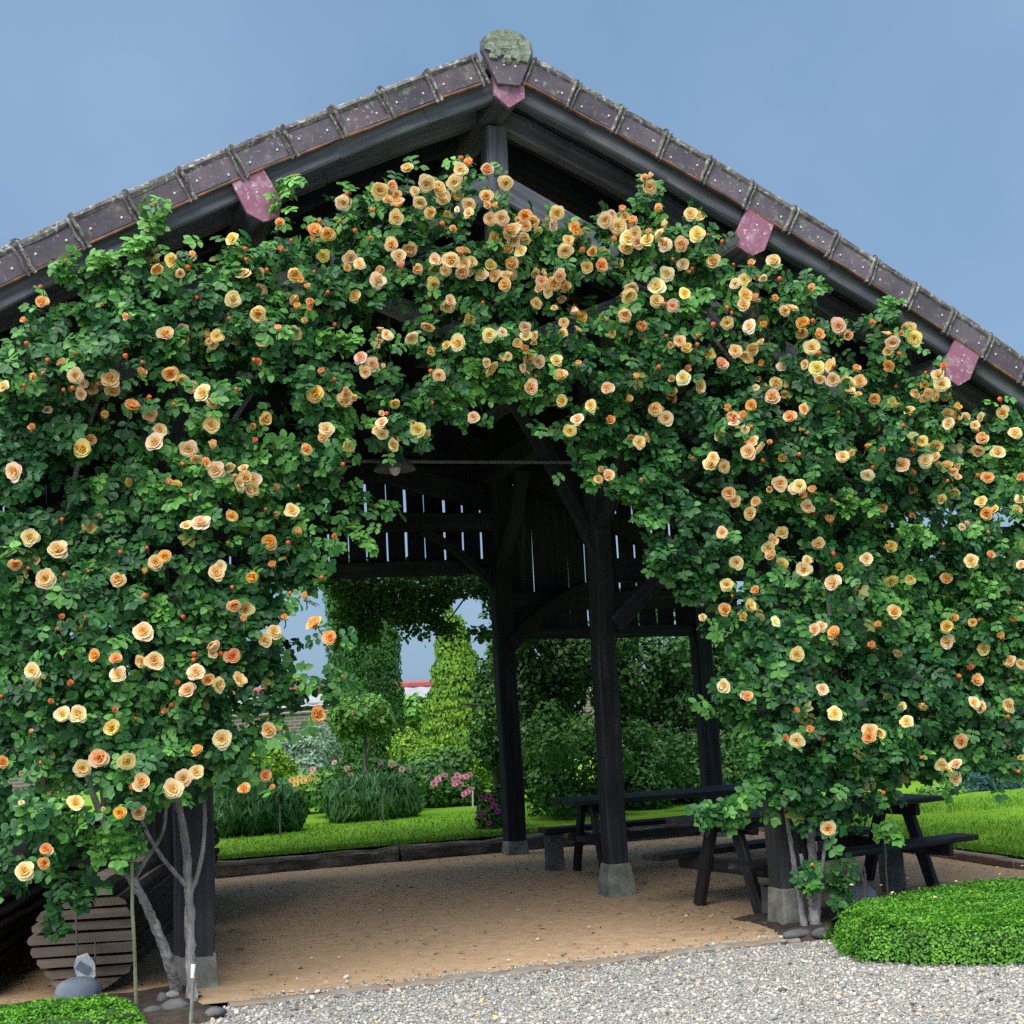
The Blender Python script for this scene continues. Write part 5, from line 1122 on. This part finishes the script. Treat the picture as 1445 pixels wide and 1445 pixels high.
def bush(name, label, cat, base, ells, n, leaf, mat, tint=.5, stem=None, limbs=0, blooms=None, group=None, tmpl=(QV, QF), zmin=.0, upright=False, bmesh_=None, tmul=.8):
    t = thing(name, label, cat, base, group); base = np.asarray(base, float)
    P, Nn, D = cloud_in(ells, n); k = P[:, 2] > base[2]+zmin; P, Nn, D = P[k], Nn[k], D[k]
    tn = np.clip(tint+tmul*(fnoise(P[:, 0]*2.2+P[:, 1]*1.7, P[:, 2]*2.6+P[:, 1])-.5)+RNG.normal(0, .14, len(P)), 0, 1)
    sp = None
    if upright: Nn[:, 2] *= .25; sp = RNG.normal(0, .4, len(P))
    V, F, T = leaf_cloud(P, Nn, RNG.uniform(.7, 1.3, len(P))*leaf, tn, tmpl, sp)
    o = obj('crown' if stem and stem[0] > .5 else 'foliage', fast_mesh('foliage', V, F, [M[mat]], T, base), None, t); o['kind'] = 'stuff'
    if stem:
        h, r, mt = stem; m = MB(); tube(m, spline([base-[0, 0, .05], base+[RNG.normal(0, .03), RNG.normal(0, .03), h*.5], base+[RNG.normal(0, .05), RNG.normal(0, .05), h]], 8), np.linspace(r, r*.6, 8), 8, 0, .06); obj('trunk' if h > .5 else 'stem', m, [M[mt]], t)
        for i in range(limbs):
            e = ells[RNG.integers(len(ells))][0]; s = base+[0, 0, h*RNG.uniform(.4, .95)]; mid = (s+np.asarray(e))/2+RNG.normal(0, .15, 3)
            m = MB(); tube(m, spline([s, mid, e], 9), np.linspace(r*.4, r*.1, 9), 6, 0, .05); obj('limb', m, [M[mt]], t)
    if blooms:
        for (p, r, col) in blooms:
            inst('bloom', bmesh_ or PE, t, p, orient(np.array([CAM-np.asarray(p)+RNG.normal(0, 3, 3)+[0, 0, 4]]), np.array([RNG.uniform(0, 6)]))[0], r, col)
    return t
_pe = MB()
for k, (n_, L_, t_) in enumerate(((6, 1.0, 70), (5, .75, 40), (4, .5, 15))):
    for i in range(n_):
        a = 6.283*i/n_+k*.5; d = np.array([math.cos(a), math.sin(a), 0]); s = np.array([-d[1], d[0], 0]); tr = math.radians(t_); q = d*math.sin(tr)+np.array([0, 0, math.cos(tr)])
        _pe.add([d*.05-s*.1, d*.05+s*.1, q*L_*.65+s*.4, q*L_, q*L_*.65-s*.4], [(0, 1, 2, 3, 4)], 0, min(1, .45+.25*(2-k)))
PE = _pe.mesh('garden_bloom', [M['peony']], smooth=True)
LZ = LAWN_Z+.02
def gz(x, y): return gnd(x, y, LZ)
def pxr(Y, px, x=600): return px*np.linalg.norm(at(x, 1000, Y)-CAM)/F_PX
def blo(lst, Y, r, col, jit=.12): return [(at(x, y, Y+RNG.normal(0, jit)), r*RNG.uniform(.8, 1.15), tuple(np.array(col)*np.array([1, RNG.normal(1, .08), RNG.normal(1, .08)]))) for x, y in lst]
def ell(x, y, Y, rx, ry=None, rd=None):
    c = at(x, y, Y); s = pxr(Y, 1, x); return (c, (rx*s, (rd or rx)*s, (ry or rx)*s))
def foot(x, Y): p = at(x, 1000, Y); return (p[0], p[1], LZ-.02)
WHITEP, PINK, MAG, YEL = (1.0, .95, .92), (.95, .62, .75), (.62, .16, .52), (.98, .86, .32)
# middle bed: lavender in front, peonies behind
bush('lavender', 'blue-green lavender clump at the front of the middle flower bed', 'lavender', foot(520, 9.6), [ell(490, 1140, 9.6, 34, 34), ell(528, 1138, 9.6, 36, 36), ell(562, 1140, 9.7, 30, 30)], 9000, .13, 'lav_leaf', .45, tmpl=(NV, NF), upright=True, stem=(.12, .02, 'cane_green'))
bush('peony_bush', 'peony bush with pale pink blooms behind the lavender of the middle bed', 'peony', foot(525, 10.6), [ell(470, 1115, 10.6, 34, 30), ell(520, 1108, 10.6, 38, 34), ell(562, 1112, 10.6, 34, 34)], 3600, .085, 'bush_leaf', .5, stem=(.2, .025, 'cane_green'),
     blooms=blo([(472, 1076), (489, 1084), (441, 1086), (474, 1101), (495, 1094), (497, 1101), (491, 1104), (537, 1076), (556, 1078), (560, 1082), (567, 1086), (578, 1088), (574, 1101), (526, 1108), (530, 1111), (453, 1122), (552, 1079), (512, 1090)], 10.4, .05, WHITEP))
bush('yellow_rose_bush', 'bush with soft yellow flowers left of the middle bed', 'rose bush', foot(432, 11.5), [ell(425, 1118, 11.5, 26, 24), ell(450, 1112, 11.5, 24, 22)], 1800, .08, 'fresh_leaf', .4, stem=(.2, .02, 'cane_green'),
     blooms=blo([(412, 1101), (418, 1106), (423, 1098), (428, 1102), (434, 1100), (441, 1095), (447, 1099), (452, 1096), (456, 1101), (463, 1098), (409, 1104), (436, 1105)], 11.2, .06, YEL))
bush('lavender', 'blue-green lavender clump left of the lawn, behind the left post', 'lavender', foot(352, 8.8), [ell(320, 1150, 8.8, 40, 34), ell(362, 1150, 8.8, 38, 34), ell(402, 1152, 8.9, 30, 30)], 9000, .13, 'lav_leaf', .4, tmpl=(NV, NF), upright=True, stem=(.12, .02, 'cane_green'))
bush('purple_rose_bush', 'bush with mauve blooms just right of the left post', 'rose bush', foot(315, 9.6), [ell(310, 1125, 9.6, 36, 34), ell(350, 1130, 9.6, 36, 30), ell(395, 1128, 9.6, 26, 26)], 3000, .08, 'bush_leaf', .4, stem=(.2, .02, 'cane_green'),
     blooms=blo([(300, 1124), (305, 1120), (311, 1117), (318, 1114), (322, 1110), (318, 1124), (304, 1133), (312, 1130), (328, 1107), (398, 1119), (405, 1127), (387, 1133)], 9.2, .06, (.72, .30, .68)))
bush('pink_rose_bush', 'bush with pink blooms right of the middle flower bed', 'rose bush', foot(640, 10.9), [ell(620, 1120, 10.9, 28, 26), ell(655, 1122, 10.9, 28, 26)], 2600, .08, 'bush_leaf', .4, stem=(.2, .02, 'cane_green'),
     blooms=blo([(640, 1100), (646, 1104), (652, 1098), (658, 1096), (642, 1107), (650, 1107), (663, 1093), (628, 1094), (618, 1100), (655, 1121), (660, 1118), (664, 1114), (612, 1106), (645, 1094)], 10.6, .055, PINK))
bush('magenta_rose_bush', 'bush with magenta blooms at the foot of the rear post', 'rose bush', foot(700, 7.2), [ell(697, 1155, 7.2, 26, 30), ell(708, 1130, 7.2, 18, 20)], 2000, .06, 'tree_leaf', .5, stem=(.2, .02, 'cane_green'),
     blooms=blo([(678, 1126), (689, 1124), (697, 1138), (680, 1147), (676, 1152), (710, 1172), (684, 1178), (694, 1130), (702, 1145), (690, 1162), (746, 1182), (742, 1186)], 6.9, .04, MAG))
# standard rose
b = foot(514, 10.1); p = at(509, 1010, 10.1); s_ = pxr(10.1, 1)
bush('standard_rose', 'standard rose with a bare pale stem and round head in front of the columnar yews', 'standard rose', b, [ell(508, 1008, 10.1, 40, 26), ell(490, 1022, 10.1, 22, 20), ell(530, 1020, 10.0, 24, 18)], 2600, .075, 'fresh_leaf', .35, stem=(p[2]-b[2], .028, 'stake'), limbs=3,
     blooms=blo([(484, 954), (497, 1008)], 9.9, .035, (.95, .4, .25)))
# tall conifers
def column_tree(name, label, cat, x, Y, wpx, y_top, y_bot, mat, n, leaf, taper=.0, tint=.5, tmpl=(QV, QF)):
    b = foot(x, Y); zt = at(x, y_top, Y)[2]; s = pxr(Y, 1, x); r = wpx/2*s
    E = []; m_ = 16
    for i in range(m_):
        f = (i+.5)/m_; rr = r*((1-taper*f) if f < .85 else (1-taper*f)*(1-(f-.85)/.15*.65)); E.append(((b[0]+RNG.normal(0, .06*r), b[1]+RNG.normal(0, .06*r), b[2]+(zt-b[2])*f), (rr, rr, (zt-b[2])/m_*1.1)))
    t = thing(name, label, cat, b)
    P, Nn, D = cloud_in(E, n, .3, .26); Nn[:, 2] = np.abs(Nn[:, 2])*.3
    tn = np.clip(tint+.75*(fnoise(P[:, 0]*4+P[:, 1]*3, P[:, 2]*2.0)-.5)+RNG.normal(0, .15, len(P)), 0, 1)
    V, F, T = leaf_cloud(P, Nn, RNG.uniform(.7, 1.3, len(P))*leaf, tn, tmpl, RNG.normal(0, .5, len(P)))
    o = obj('foliage', fast_mesh('foliage', V, F, [M[mat]], T, b), None, t); o['kind'] = 'stuff'
    m = MB(); tube(m, [np.array(b)-[0, 0, .1], np.array(b)+[0, 0, (zt-b[2])*.5], np.array(b)+[0, 0, (zt-b[2])*.92]], [r*.3, r*.22, r*.05], 8, 0, .05); obj('trunk', m, [M['bark']], t)
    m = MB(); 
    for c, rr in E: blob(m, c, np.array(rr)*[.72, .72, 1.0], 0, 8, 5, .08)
    obj('shade_dark_inner_twigs', m, [M['core']], t)  # dark filler in the crown, shade put into its colour
    return t
column_tree('columnar_yew', 'columnar yew, left one of the tight pair', 'yew tree', 492, 15.5, 56, 790, 1092, 'yew_leaf', 14000, .06, tint=.36)
column_tree('columnar_yew', 'columnar yew with a clear right edge against the sky, right one of the pair', 'yew tree', 541, 16.5, 60, 868, 1092, 'yew_leaf', 14000, .06, tint=.24)
column_tree('golden_cypress', 'golden yellow-green conical cypress left of the rear post', 'cypress tree', 645, 14.5, 136, 862, 1085, 'gold_leaf', 24000, .07, taper=.78, tint=.42)
bush('golden_shrub', 'yellow-green rounded shrub right behind the left rose', 'shrub', foot(372, 13), [ell(372, 1080, 13, 32, 34), ell(395, 1092, 13, 22, 24)], 5200, .065, 'gold_leaf', .45, stem=(.3, .03, 'bark'))
bush('grey_shrub', 'silvery grey-green shrub in front of the brick wall', 'shrub', foot(430, 14.5), [ell(410, 1065, 14.5, 28, 30), ell(445, 1060, 14.5, 34, 34), ell(425, 1090, 14.2, 45, 22)], 9000, .055, 'grey_leaf', .55, stem=(.3, .03, 'bark'))
bush('round_shrub', 'green shrub between the yews and the golden cypress', 'shrub', foot(590, 13.5), [ell(578, 1065, 13.5, 24, 34), ell(605, 1080, 13.2, 30, 30), ell(655, 1085, 13, 40, 26)], 8200, .06, 'gold_leaf', .3, stem=(.3, .03, 'bark'))
bush('dark_shrub', 'dark rounded shrub below the golden cypress', 'shrub', foot(610, 12.6), [ell(600, 1095, 12.6, 40, 22), ell(640, 1080, 12.8, 30, 22)], 2600, .09, 'tree_leaf', .6, stem=(.3, .03, 'bark'))
# low markers in the beds
for lab, (x, y0, y1), Y in (('thin pale plant marker in front of the middle bed', (540, 1150, 1120), 9.0), ('pale plant marker beside the pink rose bush', (667, 1138, 1116), 10.2), ('thin plant marker in front of the left lavender', (395, 1160, 1135), 8.1)):
    p0 = at(x, y0, Y); m = MB(); beam(m, (p0[0], Y, LZ-.05), at(x, y1, Y), .02, .012, up=(0, 1, 0), ch=.002, k=2); top(obj('plant_marker', m, [M['white'] if 'pink' in lab else M['stake']], loc=(p0[0], Y, LZ)), lab, 'plant marker', 'markers in the flower beds')
# garden wall and the low roofed shed behind it
wz = at(445, 1006, 24)[2]
wall = thing('brick_wall', 'old red-brown brick garden wall beyond the lawn', 'wall', (2, 24, LZ))
m = MB(); beam(m, (-14, 24, (LZ-.2+wz)/2), (40, 24, (LZ-.2+wz)/2), .35, wz-LZ+.2, ch=.01, k=2); obj('wall', m, [M['brick']], wall)
m = MB(); beam(m, (-14, 24, wz+.03), (40, 24, wz+.03), .45, .07, ch=.02, k=30, jit=.008); obj('coping', m, [M['concrete']], wall)
shed = thing('shed', 'low shed with a pale ribbed roof and red ridge behind the wall', 'shed', (9, 30, LZ))
z0 = at(585, 984, 27)[2]; z1 = at(585, 967, 30)[2]
m = MB(); beam(m, (-6, 29.8, z0/2), (30, 29.8, z0/2), 4.6, z0, ch=.02); obj('wall', m, [M['brick']], shed)
for s in (-1, 1):
    m = MB(); n = 180; V = []
    for i in range(n+1):
        x = -6.4+i*36.8/n; d = .03*(i % 2); V += [(x, 30+s*2.8, z0-.1+d), (x, 30+s*.02, z1-.06+d)]
    m.add(V, [(2*i, 2*i+2, 2*i+3, 2*i+1) for i in range(n)]); obj('roof', m, [M['tin']], shed)
m = MB(); tube(m, [(-6.5, 30, z1), (12, 30, z1), (30.5, 30, z1)], .12, 8); obj('ridge', m, [M['red_ridge']], shed)
bush('wall_vine', 'climber with bright leaves on the wall between yews and cypress', 'climber', foot(582, 23.6), [ell(580, 1000, 23.6, 26, 16), ell(600, 1005, 23.6, 22, 18), ell(560, 1000, 23.6, 20, 18)], 1500, .16, 'bush_leaf', .7, stem=(1.5, .04, 'bark'))
# vine hanging from the rear of the barn
def vine(label, poly, Y, n, leaf, mat, tint, depth=.5, holes=()):
    base = foot(np.mean([p[0] for p in poly]), Y); t = thing('hanging_vine', label, 'vine', base)
    w0 = [at(x, y, Y) for x, y in poly]; pl = [(q[0], q[2]) for q in w0]
    xs = [q[0] for q in pl]; zs = [q[1] for q in pl]
    X = RNG.uniform(min(xs), max(xs), n*3); Z = RNG.uniform(min(zs), max(zs), n*3)
    k = inpoly(X+RNG.normal(0, .06, n*3), Z+RNG.normal(0, .06, n*3), pl)
    for (x, y, rx, ry) in holes:
        c = at(x, y, Y); s = pxr(Y, 1, x); k &= ((X-c[0])/(rx*s))**2+((Z-c[2])/(ry*s))**2+RNG.normal(0, .12, n*3) > 1
    k &= fnoise(X*4+3, Z*4+1) > .33
    X, Z = X[k][:n], Z[k][:n]; P = np.stack([X, Y+RNG.uniform(0, depth, len(X))*(.4+fnoise(X*2, Z*2)), Z], 1)
    nr = np.stack([RNG.normal(0, .6, len(X)), -.5+RNG.normal(0, .6, len(X)), .5+RNG.normal(0, .5, len(X))], 1)
    V, F, T = leaf_cloud(P, nr, RNG.uniform(.7, 1.3, len(X))*leaf, np.clip(tint+.5*(fnoise(X*3, Z*3)-.5)+RNG.normal(0, .15, len(X)), 0, 1))
    o = obj('foliage', fast_mesh('foliage', V, F, [M[mat]], T, base), None, t); o['kind'] = 'stuff'
    i0 = np.argmin(X); 
    for q in range(7):
        a = P[RNG.integers(len(P))]; b_ = P[RNG.integers(len(P))]; m = MB(); tube(m, spline([a, (a+b_)/2+RNG.normal(0, .12, 3), b_], 10), .010, 5, 0, .05); obj('stem', m, [M['bark']], t)
    return t
vine('dark vine hanging below the rear gable boards, sky showing through its gaps', [(380, 790), (720, 795), (722, 905), (705, 900), (690, 905), (675, 880), (655, 880), (640, 900), (625, 885), (600, 893), (570, 880), (555, 895), (520, 900), (480, 905), (478, 830), (440, 822), (380, 830)], 6.85, 8500, .07, 'vine_leaf', .4,
     holes=((668, 862, 34, 24), (605, 880, 14, 8), (455, 850, 22, 24), (640, 868, 12, 12), (440, 905, 20, 16), (620, 860, 5, 5)))
# trees and shrubs beyond the barn on the right
def garden_tree(label, x, Y, y_c, rx, ry, n, leaf, mat='tree_leaf', tint=.4, name='garden_tree', lobes=13, cat='tree', trunk_r=.07):
    b = foot(x, Y); E = []
    for i in range(lobes):
        a = 6.283*i/lobes; q = RNG.uniform(.3, .8); E.append(ell(x+rx*q*math.cos(a)+RNG.normal(0, rx*.12), y_c+ry*q*math.sin(a)+RNG.normal(0, ry*.1), Y+RNG.normal(0, .3), rx*RNG.uniform(.25, .45), ry*RNG.uniform(.22, .42)))
    E.append(ell(x, y_c, Y, rx*.6, ry*.55))
    return bush(name, label, cat, b, E, n, leaf, mat, tint, stem=(max(.6, at(x, y_c, Y)[2]-b[2]), trunk_r, 'bark'), limbs=5, group='trees and shrubs behind the barn')
garden_tree('dark leafy tree right of the rear post, reaching up to the barn roof', 775, 8.6, 930, 78, 100, 11000, .078)
garden_tree('dark leafy tree behind the middle post', 890, 9.2, 950, 90, 120, 13000, .078, tint=.45)
garden_tree('dark leafy tree behind the far corner post of the barn', 1000, 9.6, 960, 85, 120, 12000, .078, tint=.42)
garden_tree('loose mid-green shrub between the rear post and the middle post', 790, 7.9, 1085, 82, 85, 9500, .07, 'bush_leaf', .45, 'garden_shrub', cat='shrub', trunk_r=.04)
garden_tree('mid-green shrub behind the far picnic table', 905, 8.3, 1095, 82, 85, 9500, .07, 'bush_leaf', .3, 'garden_shrub', cat='shrub', trunk_r=.04)
garden_tree('dark shrub behind the far corner post', 1010, 8.6, 1105, 75, 80, 7500, .07, 'tree_leaf', .6, 'garden_shrub', cat='shrub', trunk_r=.04)
garden_tree('shaded small tree between golden cypress and rear post', 700, 10.5, 990, 36, 100, 6500, .075, tint=.55)
for i, (x, Y, yc, rx, ry, lab) in enumerate(((1110, 10.5, 915, 95, 175, 'tall dark tree behind the right rose stems'), (1220, 11.5, 905, 100, 185, 'tall dark tree showing above the right picnic table end'), (1340, 10.5, 930, 95, 150, 'tall dark tree behind the blue-green spruce'), (1450, 9.8, 930, 90, 150, 'tall dark tree at the right edge of the photo'),
                                             (60, 12.5, 1000, 100, 120, 'dark tree behind the left rose, leftmost of three'), (150, 11.8, 1020, 90, 110, 'dark tree behind the left rose, middle one of three'), (250, 13.5, 1010, 90, 90, 'dark tree behind the left rose, rightmost of three'))):
    garden_tree(lab, x, Y, yc, rx, ry, 11000, .11, tint=.42, trunk_r=.1)
for x, Y, lab in ((1180, 9.0, 'dark bush under the right rose beyond the table'), (1270, 9.4, 'dark bush left of the pale-green shrub'), (1420, 8.4, 'dark bush at the right edge under the roses')):
    garden_tree(lab, x, Y, 1085, 70, 52, 4200, .09, 'tree_leaf', .45, 'garden_shrub', cat='shrub', trunk_r=.04)
bush('spruce', 'low spreading blue-green spruce at the far edge of the right lawn', 'conifer', foot(1392, 6.6), [ell(1365, 1120, 6.6, 34, 22), ell(1400, 1112, 6.6, 40, 28), ell(1420, 1125, 6.5, 30, 20)], 5200, .10, 'blue_leaf', .5, tmpl=(NV, NF), stem=(.25, .03, 'bark'))
bush('low_shrub', 'fresh green low shrub left of the blue-green spruce', 'shrub', foot(1325, 6.4), [ell(1318, 1128, 6.4, 26, 16), ell(1338, 1126, 6.4, 24, 18)], 2400, .07, 'fresh_leaf', .35, stem=(.2, .02, 'bark'))
